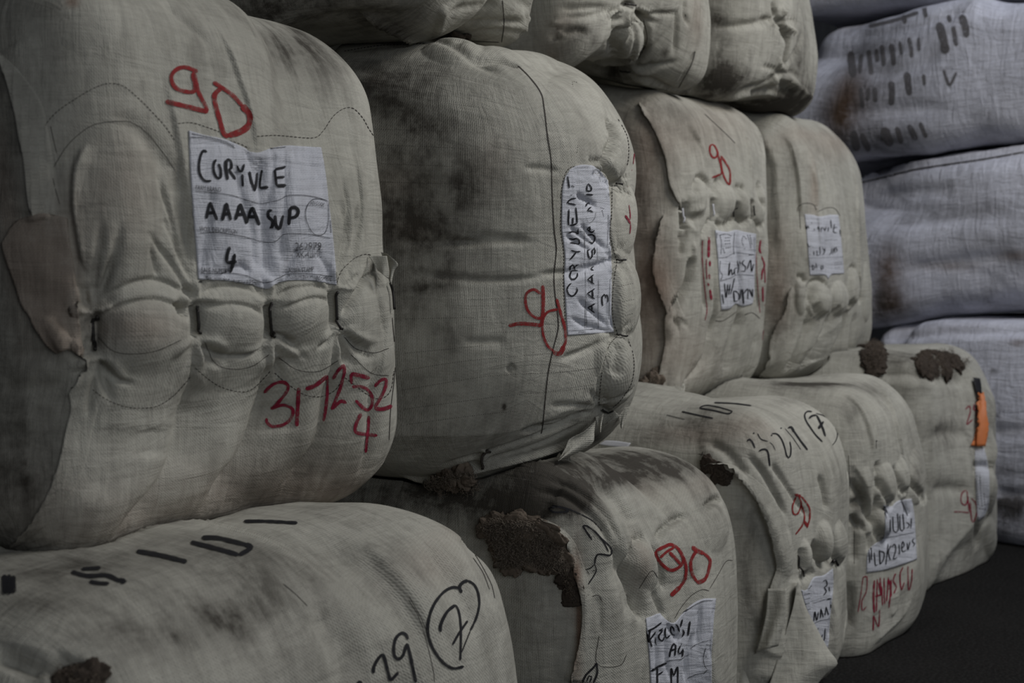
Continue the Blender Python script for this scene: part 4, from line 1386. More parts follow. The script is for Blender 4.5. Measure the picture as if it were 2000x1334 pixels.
cap(A, A_EDGE_UP, 62, hgt=0.005)
cap(A, A_EDGE_LOW, 60, hgt=0.006)
A.patch('cap_tongue', [(6, 476), (24, 532), (42, 592), (60, 616), (78, 649), (96, 676), (112, 690)],
        [(132, 427), (136, 470), (144, 520), (151, 570), (152, 610), (156, 655), (160, 697)], MAT['cloth'], lift=0.004, m=26,
        top=[(6, 472), (30, 433), (60, 421), (90, 416), (132, 427)], bottom=[(112, 690), (135, 680), (160, 697)],
        wave=lambda u, v: 0.005 * math.sin(u * 6 + v * 3) ** 2 * v ** 3 + 0.0015 * math.sin(v * 11 - u * 5), rust=0.62, dirt=0.0, inherit=False, label='brown-stained stiff cloth tongue')
A.thread([a1((285, 1334), (265, 1150), (258, 950), (290, 830), (370, 730), (500, 640), (600, 580), (700, 545), (800, 560), (900, 640), (1000, 740), (1080, 830), (1140, 920)),
          a1((1155, 805), (1250, 800), (1350, 830), (1430, 860)), a2((490, 250), (560, 270), (620, 300)), a2((670, 222), (800, 215), (1030, 232), (1100, 190), (1170, 90), (1240, 40), (1300, 40), (1360, 100), (1400, 170), (1440, 230)),
          [(174, 754), (204, 778), (240, 793), (270, 797), (306, 793), (339, 772), (372, 736)], [(381, 718), (400, 735), (430, 755), (466, 765), (490, 761), (514, 740), (529, 723)],
          [(535, 728), (565, 752), (595, 771), (628, 774), (655, 761), (671, 734)], [(673, 737), (700, 758), (727, 776), (748, 777), (763, 761), (769, 725)], [(138, 758), (160, 752), (174, 754)],
          a2((1190, 1180), (1230, 1090), (1320, 1010), (1400, 990), (1450, 1040))], 1.8, dash=(6.5, 1.6))
A.thread([a1((350, 1090), (430, 960), (520, 870), (620, 810), (760, 790), (860, 800), (960, 870), (1050, 980), (1140, 1110)), a1((300, 960), (340, 1150), (390, 1334)), a1((330, 820), (370, 1000)),
          a4((0, 560), (60, 690), (160, 735), (300, 720), (420, 640)), a4((480, 660), (600, 740), (740, 750), (870, 680)), a4((900, 520), (980, 600), (1100, 630), (1200, 600)),
          a4((950, 640), (1080, 760), (1200, 780)), a3((640, 860), (760, 960), (980, 960), (1180, 880)), a4((1220, 400), (1240, 700), (1210, 1000), (1200, 1200))], 1.1)
for c in CLIPS_A:
    A.wire('bale_fastener', c, 0.0022, lift=0.006)
lab = A.patch('sale_label', a2((225, 185), (240, 500), (262, 800), (290, 1152)), a2((1085, 295), (1112, 450), (1142, 700), (1165, 900), (1190, 1190)), MAT['label'], lift=0.002, m=110, step=3, thick=0.001,
              top=a2((225, 185), (330, 215), (450, 240), (560, 285), (640, 325), (690, 325), (760, 300), (860, 283), (960, 288), (1085, 295)),
              bottom=a2((290, 1152), (380, 1155), (500, 1165), (640, 1190), (740, 1215), (800, 1178), (900, 1160), (1050, 1165), (1190, 1190)), label='white printed cloth label with black handwriting')
A.over = A.last
A.marks('handwriting', [a2((345, 325), (320, 315), (300, 360), (292, 420), (300, 470), (330, 510), (375, 512)), a2((405, 372), (390, 400), (390, 450), (410, 490), (432, 490), (435, 440), (420, 400)),
                        (a2((470, 375), (468, 430), (480, 505)), 6.5), a2((475, 368), (500, 385), (503, 425), (490, 440), (515, 480), (530, 502)), a2((540, 410), (552, 440), (572, 448), (586, 402)), a2((575, 468), (580, 550)),
                        a2((620, 450), (635, 520), (658, 578)), a2((655, 572), (668, 510), (672, 455)), a2((705, 440), (692, 520), (690, 562)), (a2((690, 560), (745, 552)), 6), a2((862, 420), (800, 436), (786, 446)),
                        a2((788, 440), (800, 545)), a2((796, 492), (850, 486)), (a2((800, 545), (862, 542)), 6.5)], MAT['black'], 4.8, parent=lab)
A.marks('handwriting', [a2((340, 758), (352, 700), (365, 650)), a2((365, 650), (390, 710), (412, 768)), a2((342, 722), (400, 718)), a2((445, 770), (470, 655)), a2((470, 655), (500, 768)), a2((450, 728), (495, 724)),
                        a2((530, 765), (560, 660)), a2((560, 660), (605, 785)), a2((535, 730), (592, 728)), a2((598, 790), (640, 680)), a2((640, 680), (685, 800)), a2((612, 742), (666, 745)),
                        a2((772, 702), (748, 712), (748, 745), (775, 775), (770, 812), (756, 818)), a2((790, 735), (795, 800), (820, 818), (842, 735)), a2((888, 690), (880, 800)), a2((885, 690), (920, 685), (940, 708), (926, 742), (885, 755))], MAT['black'], 6.3, parent=lab)
A.marks('handwriting', [a2((492, 940), (475, 1000), (480, 1040), (538, 1034)), a2((525, 985), (516, 1040), (498, 1112))], MAT['black'], 6.5, parent=lab)
A.marks('printed_rule', [a2((265, 580), (400, 590), (500, 605), (600, 635), (700, 660), (800, 640), (870, 610), (960, 605), (1060, 620), (1125, 640)), a2((295, 850), (430, 850), (560, 870), (640, 890), (720, 910), (790, 905), (850, 860), (950, 855), (1050, 865), (1150, 885)),
                         a2((300, 1115), (500, 1115), (600, 1130), (700, 1170), (760, 1170), (840, 1130), (950, 1115), (1170, 1132)), a2((235, 225), (330, 235), (450, 265), (530, 300)), a2((690, 325), (760, 302), (860, 290)),
                         a2((1138, 650), (1098, 632), (1030, 635), (992, 690), (990, 760), (1025, 840), (1070, 866), (1115, 845), (1137, 770), (1138, 650))], MAT['print'], 1.1, parent=lab, rows=1)
A.prints('printed_text', [('FARM BRAND', a2((265, 568))[0], a2((432, 584))[0], 9), ('WOOL DESCRIPTION', a2((290, 836))[0], a2((536, 858))[0], 9.5), ('BALE NUMBER', a2((303, 1110))[0], a2((492, 1110))[0], 9.5),
                          ('Maximum Bale Length - 1.25m', a2((328, 1152))[0], a2((660, 1188))[0], 8.5), ('CLASSER STAMP', a2((846, 1112))[0], a2((1038, 1100))[0], 9.5),
                          ('Maximum Bale Weight - 204kg', a2((868, 1148))[0], a2((1152, 1156))[0], 8), ('BIN CODE', a2((1012, 664))[0], a2((1100, 682))[0], 8)], MAT['print'], parent=lab)
A.prints('ink_stamp', [('262979', a2((916, 962))[0], a2((1084, 962))[0], 16), ('XK-42IMC', a2((925, 1012))[0], a2((1088, 1010))[0], 13)], MAT['faded_print'], parent=lab)
A.thread([a2((250, 205), (350, 225), (450, 252), (520, 285)), a2((880, 268), (1005, 285)), a2((1150, 770), (1155, 850))], 4.2, dash=(1.5, 1.6), mat='print', name='printed_text', parent=lab)
A.over = None
A.marks('black_corner_mark', [(a2((292, 1168), (312, 1168)), 7), (a2((1074, 300), (1084, 345)), 4)], MAT['black'], 6)
R90 = [(a1((1285, 470), (1210, 440), (1150, 452), (1113, 500), (1130, 560), (1180, 592), (1255, 598), (1268, 560), (1255, 500), (1262, 470)), 9.5), (a1((1262, 480), (1290, 600), (1330, 680), (1350, 728)), 9), (a1((1352, 730), (1200, 692), (1120, 672), (1075, 660)), 11),
       (a1((1385, 535), (1440, 570), (1510, 620), (1575, 690)), 9), (a1((1570, 685), (1622, 745), (1620, 810), (1570, 855), (1485, 885)), 15), (a1((1490, 890), (1455, 870), (1430, 790), (1402, 690), (1395, 620), (1440, 572)), 11)]
R90 = [(p_, w_ * 0.85) for p_, w_ in R90]
A.marks('painted_number', R90, MAT['red'], 10, label='red brushed 90')
A.marks('painted_number', [a4((385, 890), (440, 835), (510, 820), (542, 850), (520, 900), (460, 970), (428, 995)), a4((428, 995), (500, 970), (560, 985), (574, 1020), (550, 1070), (500, 1102), (440, 1110), (405, 1085), (400, 1055)), (a4((610, 855), (606, 950), (597, 1110)), 7.5),
                           (a4((653, 866), (720, 838), (798, 778)), 8), a4((798, 775), (796, 900), (786, 1000), (772, 1075)), a4((835, 800), (870, 740), (900, 716), (906, 760), (880, 860), (842, 960), (825, 1000)), (a4((825, 995), (885, 945), (922, 958)), 7),
                           (a4((1072, 795), (1020, 780), (948, 764)), 8), a4((950, 765), (955, 832)), a4((955, 850), (1020, 850), (1070, 882), (1090, 930), (1080, 985), (1045, 1000), (978, 938)), a4((1105, 850), (1140, 810), (1175, 803), (1175, 850), (1150, 910), (1105, 985)), (a4((1103, 992), (1160, 996), (1217, 975)), 8),
                           (a4((1015, 1025), (985, 1090), (978, 1140), (1010, 1156), (1122, 1168)), 6.5), a4((1068, 1040), (1060, 1140), (1045, 1280))], MAT['crimson'], 6.2, label='crimson brushed number 317252 over 4')
A.scrap('loose_cloth_end', a2((1480, 975), (1500, 1030), (1520, 1075), (1535, 1130)), a2((1520, 985), (1592, 1052), (1568, 1095), (1548, 1190)), (738, 520), lean=(0.0, -0.01), push=0.01, curl=0.006)
A.scrap('loose_cloth_end', a2((1400, 1000), (1440, 1060), (1460, 1095)), a2((1520, 1000), (1535, 1100), (1530, 1150)), (738, 520), lean=(-0.01, 0.0), push=0.03, curl=0.004)

# ------------------------------------------------------------------ B
B.thread([b7((980, 230), (1050, 300), (1115, 390), (1135, 480), (1155, 650), (1175, 780), (1180, 950), (1190, 1150), (1205, 1290)), b8((885, 0), (897, 100), (885, 230), (890, 330), (905, 450), (905, 520), (880, 620), (855, 740), (840, 870), (828, 1000), (818, 1060))], 2.2)
B.thread([l1((550, 165), (400, 180), (285, 290), (215, 500), (180, 700), (168, 860), (185, 900)), [(1097, 390), (1095, 420), (1095, 451), (1099, 480), (1101, 505), (1100, 540), (1102, 593), (1104, 635)], b6((260, 20), (330, 140), (385, 260), (405, 400), (400, 560), (385, 650)),
          b9((730, 130), (770, 250), (780, 400), (750, 550), (660, 690), (580, 770)), b9((620, 85), (550, 160), (505, 290), (475, 430), (450, 650), (445, 750)), l1((1280, 560), (1275, 900), (1265, 1333)), [(1192, 430), (1192, 460), (1196, 480), (1203, 505)],
          [(1205, 510), (1199, 550), (1196, 600), (1199, 630), (1206, 652)], tt((240, 335), (450, 300), (640, 290), (770, 285))], 1.8, dash=(5, 1.4))
B.thread([b7((150, 380), (500, 392)), b7((150, 600), (560, 612)), b7((180, 690), (700, 712)), b7((190, 800), (600, 815)), b7((190, 905), (760, 920)), b7((190, 1005), (900, 1040)), b7((200, 1110), (640, 1118)), b8((110, 460), (560, 452)), b8((110, 640), (520, 600)),
          b8((100, 730), (430, 680), (870, 640)), b8((100, 830), (540, 760), (880, 740), (1120, 715)), b8((110, 930), (560, 870), (860, 840), (1100, 820)), b8((120, 1010), (500, 960), (700, 940)), b8((440, 360), (900, 345)), b8((560, 530), (900, 525)), b9((0, 440), (460, 385)), b9((0, 605), (440, 540)),
          b9((0, 755), (400, 700)), l3((1180, 290), (1490, 225)), l3((1200, 580), (1530, 515)), l3((1260, 850), (1490, 780)), b7((1325, 330), (1300, 325), (1302, 355)), b7((1330, 690), (1325, 735)), b7((900, 740), (905, 790), (925, 800))], 0.9, dash=(2.2, 2.2))
labB = B.patch('sale_label', [(1112, 332), (1104, 345), (1099, 362), (1097, 385), (1096.5, 420), (1097, 451), (1101, 483), (1103, 505), (1102, 528), (1101, 545), (1104, 593), (1106.5, 635), (1108, 655)],
               [(1186, 352), (1188, 364), (1190, 400), (1191, 427), (1190.5, 465), (1193, 499), (1194.5, 540), (1194.4, 572), (1194.5, 614), (1198.5, 649)], MAT['label'], lift=0.0016, m=56, step=3, thick=0.0008,
               top=[(1112, 332), (1125, 324), (1145, 322), (1168, 330), (1186, 352)], bottom=[(1108, 655), (1150, 652), (1198.5, 649)], label='white cloth label lettered sideways')
B.over = B.last
B.marks('handwriting', [l1((308, 380), (330, 520), (346, 640)), (l1((378, 600), (415, 590), (440, 612), (462, 600)), 1.8), l1((492, 860), (400, 872), (330, 915), (312, 955), (340, 972), (420, 985), (490, 1005)), (l1((365, 780), (390, 792), (412, 782)), 1.4),
                        l2((338, -130), (334, 0), (328, 120), (335, 222)), l2((335, 222), (420, 215), (518, 178)), l2((420, 205), (422, 120), (425, 50)), l2((515, 180), (510, 60), (486, -170)),
                        (l2((315, 385), (420, 362), (480, 372), (552, 405)), 2.6), l2((552, 405), (532, 345), (540, 290)), l2((340, 500), (430, 520), (500, 500), (555, 545), (572, 600), (540, 625), (470, 618), (362, 600)),
                        l2((380, 760), (480, 795), (590, 790)), l2((495, 805), (430, 890), (360, 970)), (l2((358, 1225), (440, 1200), (530, 1208)), 2.4), l2((362, 1210), (368, 1115), (420, 1080), (458, 1140), (470, 1200)), l2((465, 1130), (500, 1085), (552, 1070)),
                        l3((340, -10), (310, 60), (315, 120), (345, 155), (400, 148), (450, 95), (445, 20)), l3((335, 218), (282, 270), (256, 340), (280, 420), (340, 458), (400, 430), (446, 350), (430, 296))], MAT['black'], 2.9, parent=labB)
B.marks('handwriting', [l1((735, 570), (755, 545), (820, 620), (815, 690), (730, 692), (733, 575)), l1((710, 768), (860, 782)), l1((700, 1040), (735, 980), (775, 950), (790, 1000)), l1((740, 1125), (790, 1070), (830, 1055)), l1((745, 1135), (800, 1125), (860, 1165)),
                        l2((735, 300), (790, 250), (800, 310), (765, 330)), l2((735, 300), (830, 368), (892, 330)), l2((740, 430), (850, 418), (900, 480), (890, 570), (850, 612), (770, 572)), l2((792, 740), (748, 780), (760, 880), (800, 950), (840, 900), (850, 765), (888, 720), (905, 780), (885, 860)),
                        (l2((885, 1120), (820, 1175), (880, 1210)), 2.6), (l3((748, 60), (636, 152)), 2.5), (l3((636, 152), (690, 190), (765, 242)), 2.5), l3((715, 85), (725, 215)), (l3((772, 320), (630, 412)), 2.5), (l3((630, 412), (690, 460), (772, 515)), 2.5), l3((725, 348), (735, 480)),
                        (l3((778, 596), (642, 672)), 2.5), (l3((642, 672), (700, 710), (772, 765)), 2.5), l3((715, 625), (725, 720)), l3((920, 642), (906, 560), (910, 470), (945, 430), (975, 455), (978, 500)), l3((985, 425), (1020, 500), (1012, 582))], MAT['black'], 2.9, parent=labB)
B.marks('printed_rule', [l2((665, 150), (680, 600), (685, 1000)), l2((950, 700), (960, 1000)), l3((597, 0), (605, 600), (620, 1070)), l3((838, 160), (845, 430)), l1((700, 1250), (760, 1390), (830, 1370), (900, 1280), (920, 1160)), l3((250, 1105), (600, 1090), (1080, 1070))], MAT['print'], 0.7, parent=labB, rows=1)
B.thread([l3((592, 1060), (590, 640)), l3((842, 1050), (832, 430)), l2((1195, 0), (1178, 700)), l3((1060, 150), (1055, 500), (1040, 900)), l3((480, 1128), (610, 1122)), l2((1225, 560), (1222, 650)), l1((1060, 1120), (1100, 1250)), l1((1030, 1060), (1130, 1090))], 2.0, dash=(1.5, 1.3), mat='print', name='printed_text', parent=labB)
B.over = None
B.marks('painted_number', [(b8((815, 330), (780, 308), (745, 325), (735, 365), (750, 420), (790, 455), (830, 455)), 5.5), (b8((825, 285), (828, 370), (825, 440), (818, 500)), 7), (b8((822, 496), (760, 488), (700, 486), (648, 497)), 7.5), (b8((897, 355), (915, 420), (938, 500), (945, 570), (930, 615)), 5.5),
                           (b8((936, 600), (915, 640), (878, 636)), 9), (b8((890, 635), (850, 600), (828, 545), (825, 470), (850, 425), (905, 410)), 5)], MAT['red'], 6, label='red brushed 90 painted sideways')
B.marks('painted_number', [l1((1560, 1225), (1600, 1290), (1650, 1330)), l2((1560, 10), (1620, 100), (1672, 190)), (l2((1672, 190), (1672, 300), (1658, 410)), 2), (l1((1622, 595), (1628, 600)), 3.6), (l1((1640, 1000), (1665, 1200), (1668, 1330)), 2), (b6((455, 290), (480, 450), (462, 640)), 1.6), (b6((440, 715), (450, 722)), 3.4)], MAT['crimson'], 4.2)
for w_ in ([(1199, 359), (1213, 361)], [(1201, 506), (1208, 511), (1218, 508)], [(1203, 651), (1210, 655), (1222, 657)], [(1172, 801), (1182, 804), (1195, 799)]):
    B.wire('bale_fastener', w_, 0.0018, lift=0.005)
B.scrap('loose_cloth_end', b9((410, 900), (300, 1000), (160, 1075), (120, 1160), (45, 1288)), b9((412, 905), (400, 1000), (385, 1110), (250, 1200), (60, 1290)), (1150, 830), lean=(-0.03, 0.02), push=0.035, curl=0.008)
B.scrap('loose_cloth_end', b9((410, 860), (430, 940), (455, 1018)), b9((490, 830), (470, 940), (460, 1020)), (1175, 812), lean=(-0.01, 0.0), push=0.02, curl=0.004)
B.scrap('loose_cloth_end', b9((480, 830), (480, 935), (520, 930)), b9((600, 810), (640, 860), (560, 915)), (1185, 812), lean=(0.01, 0.0), push=0.012, curl=0.004)
B.scrap('loose_cloth_end', b9((630, 790), (640, 880), (655, 970)), b9((740, 760), (685, 920), (670, 980)), (1215, 805), lean=(0.0, 0.01), push=0.008, curl=0.004)
B.wire('loose_cord', b8((518, 1240), (512, 1200), (520, 1160), (538, 1140), (552, 1150)), 0.0025, MAT['thread'], lift=0.004)
B.wool([(848, 925), (870, 918), (905, 918), (930, 922), (945, 938), (942, 958), (928, 972), (905, 985), (880, 978), (862, 962), (850, 945)], MAT['wool'], 60, 0.0105, 3, 'clump of brown raw wool', fibres=420, out=0.016)

# ------------------------------------------------------------------ E, F
cap(E, E_EDGE, 34, hgt=0.008)
cap(E, E_EDGE2, 34, hgt=0.010)
for c in CLIPS_E[:2]:
    E.wire('bale_fastener', c, 0.0026, mat=MAT['paper'], lift=0.008)
for c in CLIPS_E[2:]:
    E.wire('bale_fastener', c, 0.0022, lift=0.008)
E.scrap('loose_cloth_end', e1((412, 915), (450, 945), (490, 950)), e1((440, 905), (490, 920), (505, 925)), (1330, 412), push=0.02, curl=0.002)
labE = E.patch('sale_label', el((185, 150), (210, 400), (225, 650), (248, 950)), el((592, 190), (592, 400), (580, 600), (575, 780), (558, 890)), MAT['label'], lift=0.002, m=60, step=3, thick=0.001,
               top=el((185, 150), (300, 170), (390, 150), (480, 170), (592, 190)), bottom=el((248, 950), (330, 940), (390, 890), (460, 915), (558, 890)), label='white cloth label written upside down')
E.over = E.last
E.marks('handwriting', [el((505, 545), (540, 450), (550, 565), (572, 485)), el((482, 448), (455, 480), (490, 520), (480, 565), (452, 560)), el((433, 460), (440, 500)), el((405, 455), (422, 520), (410, 580), (385, 592), (380, 540), (410, 530)), el((378, 560), (358, 600), (345, 540), (320, 605), (332, 470)),
                        el((380, 628), (360, 720), (340, 795)), el((278, 680), (296, 825), (312, 690)), el((302, 750), (345, 742)), el((335, 690), (322, 800)), el((256, 790), (272, 892)), (el((368, 760), (380, 872)), 2.6), el((370, 760), (405, 770), (428, 805), (420, 850), (385, 865)),
                        el((448, 740), (438, 845)), (el((460, 740), (472, 892)), 3.2), el((470, 790), (512, 740), (512, 845)), (el((528, 740), (562, 822)), 2.8), el((562, 820), (560, 738))], MAT['black'], 2.0, parent=labE)
E.thread([el((205, 180), (205, 230)), el((235, 200), (250, 280), (245, 390)), el((265, 330), (285, 390)), el((240, 200), (300, 190), (350, 210)), el((285, 230), (340, 225)), el((280, 260), (340, 255)), el((285, 290), (340, 285)), el((290, 330), (340, 325)), el((510, 200), (530, 260), (545, 330)), el((535, 200), (555, 300)),
          el((500, 240), (470, 210), (455, 260), (470, 310)), el((480, 335), (486, 340)), el((450, 160), (560, 165)), el((525, 400), (575, 395)), el((240, 460), (235, 560), (260, 600), (240, 660))], 2.0, dash=(3, 1.0), mat='print', name='printed_text', parent=labE)
E.marks('printed_rule', [el((215, 430), (300, 420), (380, 380), (480, 385), (590, 400)), el((240, 660), (340, 630), (400, 600), (500, 600), (580, 605)), el((380, 170), (370, 300), (375, 400))], MAT['print'], 0.8, parent=labE, rows=1)
E.over = None
EL = [(el((110, 215), (125, 235), (140, 220)), 2.5), (el((126, 240), (122, 330), (120, 425)), 5.5), (el((132, 455), (135, 515)), 4.5), (el((126, 590), (132, 640)), 4), (el((115, 680), (122, 710)), 4), (el((135, 745), (142, 800), (150, 850)), 5), (el((100, 440), (100, 540), (106, 645)), 1.8),
                              el((60, 250), (60, 450), (75, 650), (97, 850), (105, 950), (85, 1055)), (el((643, 248), (630, 340), (645, 385)), 4), (el((650, 410), (680, 500), (660, 560), (650, 650)), 3.2), (el((680, 500), (686, 680)), 2.4), (el((662, 715), (665, 870)), 3.6), (el((685, 890), (700, 965)), 3),
                              (el((692, 1030), (680, 1110), (664, 1255)), 3.2), (el((595, 380), (612, 700), (636, 985)), 1.3)]
E.marks('painted_lettering', EL[:8], MAT['crimson'], 2.0, label='crimson lettering folded into the cloth')
E.marks('painted_lettering', EL[8:], MAT['crimson'], 2.0, label='crimson lettering folded into the cloth')
E.marks('painted_number', [e1((730, 428), (710, 440), (710, 490), (732, 525), (757, 520), (767, 490), (745, 440), (728, 425)), e1((765, 495), (790, 580), (797, 640), (770, 656), (724, 676)), e1((790, 512), (830, 570), (858, 630), (855, 726), (820, 680), (797, 610), (788, 530))], MAT['red'], 3.8, label='small red 90')
E.thread([e1((670, 200), (820, 340), (900, 420)), el((190, 1060), (260, 1060), (330, 1020), (410, 960)), el((480, 1000), (560, 980), (640, 1040))], 1.1)
E.wool([(1242, 805), (1248, 775), (1262, 748), (1278, 735), (1286, 745), (1284, 775), (1266, 800), (1252, 812)], MAT['wool'], 26, 0.014, 5, 'brown fleece at the torn side', fibres=120, out=0.010)
cap(F_, F_EDGE, 30, hgt=0.010)
labF = F_.patch('sale_label', fl_((100, 88), (112, 200), (130, 400), (150, 655)), fl_((410, 95), (425, 200), (445, 400), (465, 640)), MAT['label'], lift=0.002, m=40, step=3, thick=0.001,
                top=fl_((100, 88), (180, 95), (240, 110), (330, 95), (410, 95)), bottom=fl_((150, 655), (290, 655), (320, 690), (350, 650), (465, 640)), label='small white cloth label with faint handwriting')
F_.over = F_.last
F_.marks('handwriting', [fl_((112, 185), (120, 228), (130, 195), (142, 222)), (fl_((162, 165), (170, 172)), 3.5), fl_((180, 240), (190, 225), (198, 240)), fl_((220, 230), (232, 200), (240, 248)), fl_((258, 205), (255, 252)), fl_((268, 205), (290, 240), (298, 200)), fl_((318, 250), (322, 205)), fl_((342, 138), (350, 222)),
                         fl_((378, 178), (368, 250), (402, 260)), fl_((372, 216), (402, 208)), (fl_((430, 230), (440, 296)), 2.6), fl_((420, 238), (448, 228)), fl_((122, 342), (140, 392), (162, 380)), (fl_((146, 458), (152, 464)), 3), fl_((172, 385), (178, 395)), fl_((182, 428), (190, 472)),
                         fl_((198, 440), (220, 428), (214, 470), (242, 465)), fl_((240, 385), (245, 462)), fl_((265, 400), (288, 430), (270, 462), (285, 440), (290, 398)), fl_((328, 470), (348, 440), (354, 398)), fl_((358, 462), (375, 400), (380, 452)), fl_((402, 392), (385, 398), (402, 415), (392, 442)),
                         fl_((172, 552), (176, 605), (195, 580), (180, 560)), fl_((206, 538), (214, 592)), (fl_((228, 558), (232, 564)), 2.4), fl_((252, 560), (256, 600), (272, 590), (266, 556))], MAT['black'], 1.7, parent=labF)
F_.thread([fl_((385, 540), (450, 535)), fl_((380, 560), (455, 555)), fl_((385, 585), (440, 582)), fl_((290, 330), (410, 325)), fl_((140, 495), (460, 485))], 1.6, dash=(2, 1.6), mat='print', name='printed_text', parent=labF)
F_.over = None
F_.thread([e1((1360, 930), (1370, 890), (1420, 865), (1480, 875), (1505, 915)), e1((1510, 930), (1580, 900), (1640, 905), (1680, 960)), e1((1375, 900), (1385, 1060))], 1.1)

# ------------------------------------------------------------------ T1..T3
T1.thread([tt((1270, 0), (1280, 150), (1265, 275))], 1.8)
T1.thread([tt((1530, 0), (1525, 160)), tt((860, 240), (1000, 262), (1250, 275))], 1.2)
T1.wool([(872, 78), (884, 66), (892, 58), (906, 60), (912, 72), (908, 82), (890, 84)], MAT['wool_dark'], 20, 0.007, 8, 'dark tuft of wool at the seam', fibres=140, out=0.010)
T2.thread([t2((690, 130), (712, 260), (660, 380)), t2((1025, 330), (1000, 420), (915, 575)), t2((960, 90), (965, 110))], 1.6)
T2.wire('bale_fastener', [(1218, 11), (1227, 10), (1240, 11)], 0.0022, lift=0.006)
T2.wire('bale_fastener', [(1214, 138), (1222, 139), (1234, 139)], 0.0022, lift=0.006)

# ------------------------------------------------------------------ G
for letter in ([([(9, 1124), (11, 1162)], 11), ([(18, 1124), (20, 1162)], 11), ([(26, 1126), (28, 1160)], 9)],
               [(a5((400, 781), (492, 776)), 7), (a5((350, 795), (430, 815), (520, 812), (590, 842)), 8), (a5((575, 832), (610, 840), (590, 850)), 8), (a5((438, 842), (480, 850), (534, 853)), 7)],
               [(a5((668, 694), (780, 714), (912, 746)), 9)],
               [(a5((932, 650), (1050, 680), (1165, 712)), 8.5), (a5((985, 628), (1060, 630), (1150, 650), (1205, 665)), 8.5), (a5((1195, 660), (1225, 674), (1205, 692), (1165, 712)), 9)],
               [(a5((1190, 548), (1300, 548), (1452, 556)), 6)]):
    G.marks('stencil_letter', letter, MAT['black'], 6, label='black stencilled letter')
G.marks('painted_number', [gz((255, 1235), (260, 1170), (300, 1090), (345, 1045), (372, 1090), (400, 1200), (430, 1312)), gz((430, 1310), (470, 1270), (512, 1222)), gz((610, 890), (590, 845), (545, 825), (490, 870), (465, 960), (470, 1050), (510, 1088), (560, 1050), (597, 930)), gz((600, 930), (640, 1080), (692, 1330)), gz((85, 1345), (110, 1325), (140, 1335))],
        MAT['black'], 6.0, label='black 29')
G.marks('painted_number', [(gz((1162, 412), (1140, 350), (1180, 300), (1230, 287)), 6.5), (gz((1225, 285), (1290, 330), (1330, 420), (1340, 540), (1310, 670), (1250, 800)), 4.2), (gz((1250, 800), (1200, 920), (1160, 1020)), 2), (gz((1140, 362), (1060, 358), (970, 410), (890, 510), (840, 620), (815, 740), (820, 850), (860, 970), (930, 1080), (1000, 1150), (1080, 1185), (1182, 1165)), 5.5),
                           (gz((945, 812), (945, 740), (1000, 620), (1060, 560), (1100, 537)), 6), (gz((1098, 537), (1130, 600), (1150, 740), (1152, 900), (1146, 1102)), 4), (gz((1068, 942), (1130, 830), (1222, 698)), 4.5)], MAT['black'], 5.0, label='black circled 7')
G.thread([a5((1380, 850), (1440, 900), (1500, 960)), g6((800, 520), (900, 640), (985, 790), (1010, 880)), g6((550, 870), (620, 1000), (690, 1180)), gz((620, 480), (720, 650), (800, 900), (870, 1200), (885, 1330)), gz((1280, 50), (1380, 200), (1450, 380))], 1.0)
G.wool([(100, 1334), (120, 1322), (150, 1316), (180, 1318), (200, 1332), (190, 1345), (110, 1345)], MAT['wool_dark'], 30, 0.008, 11, 'dark brown fleece at the torn corner', fibres=60, out=0.004)

# ------------------------------------------------------------------ C
cap(Cc, C_EDGE, 22, hgt=0.008)
Cc.wool([(948, 1030), (962, 1016), (985, 1014), (1010, 1016), (1040, 1020), (1070, 1030), (1095, 1052), (1108, 1078), (1112, 1100), (1095, 1114), (1070, 1108), (1035, 1100), (1005, 1106), (985, 1110), (975, 1085), (970, 1055), (955, 1045)], MAT['wool'], 190, 0.0105, 13, 'brown raw wool spilling from the tear', fibres=1100, out=0.008)
Cc.wool([(1098, 1110), (1114, 1112), (1122, 1140), (1128, 1170), (1118, 1172), (1106, 1150)], MAT['wool_dark'], 16, 0.009, 14, fibres=60, out=0.004)
Cc.marks('painted_line', [(cz((70, 205), (120, 240), (200, 245), (310, 235)), 3.5), (cz((70, 203), (150, 185), (230, 192), (310, 230)), 3.5), (cz((110, 163), (280, 200), (450, 270)), 2.2), (cz((450, 270), (600, 360), (700, 470)), 1.8), (cz((580, 575), (470, 405)), 3.5), (cz((470, 405), (520, 408), (620, 480), (700, 570), (790, 650), (815, 710), (790, 755), (720, 745), (650, 742), (622, 790), (612, 860)), 3.2),
                          (cz((700, 570), (745, 650), (775, 715)), 2.2), (cz((612, 860), (630, 930), (600, 1000), (540, 1090), (500, 1160), (490, 1230)), 2.2), (cz((612, 860), (560, 905), (500, 925)), 2), (cz((340, 840), (420, 930), (460, 1050), (490, 1180)), 2.2), (cz((350, 870), (430, 940), (490, 940)), 1.4), (cz((460, 970), (500, 1100), (515, 1140)), 1.2),
                          (cz((580, 940), (620, 930)), 1.6), (cz((520, 930), (550, 990)), 1.4)], MAT['black'], 2.5, label='black marker line over the shoulder')
Cc.marks('painted_mark', [(g6((1480, 1334), (1500, 1290), (1540, 1250), (1556, 1225)), 4), (g6((1556, 1225), (1560, 1280), (1540, 1334)), 4), (g6((1505, 1325), (1515, 1295), (1530, 1300), (1520, 1330)), 3)], MAT['black'], 3)
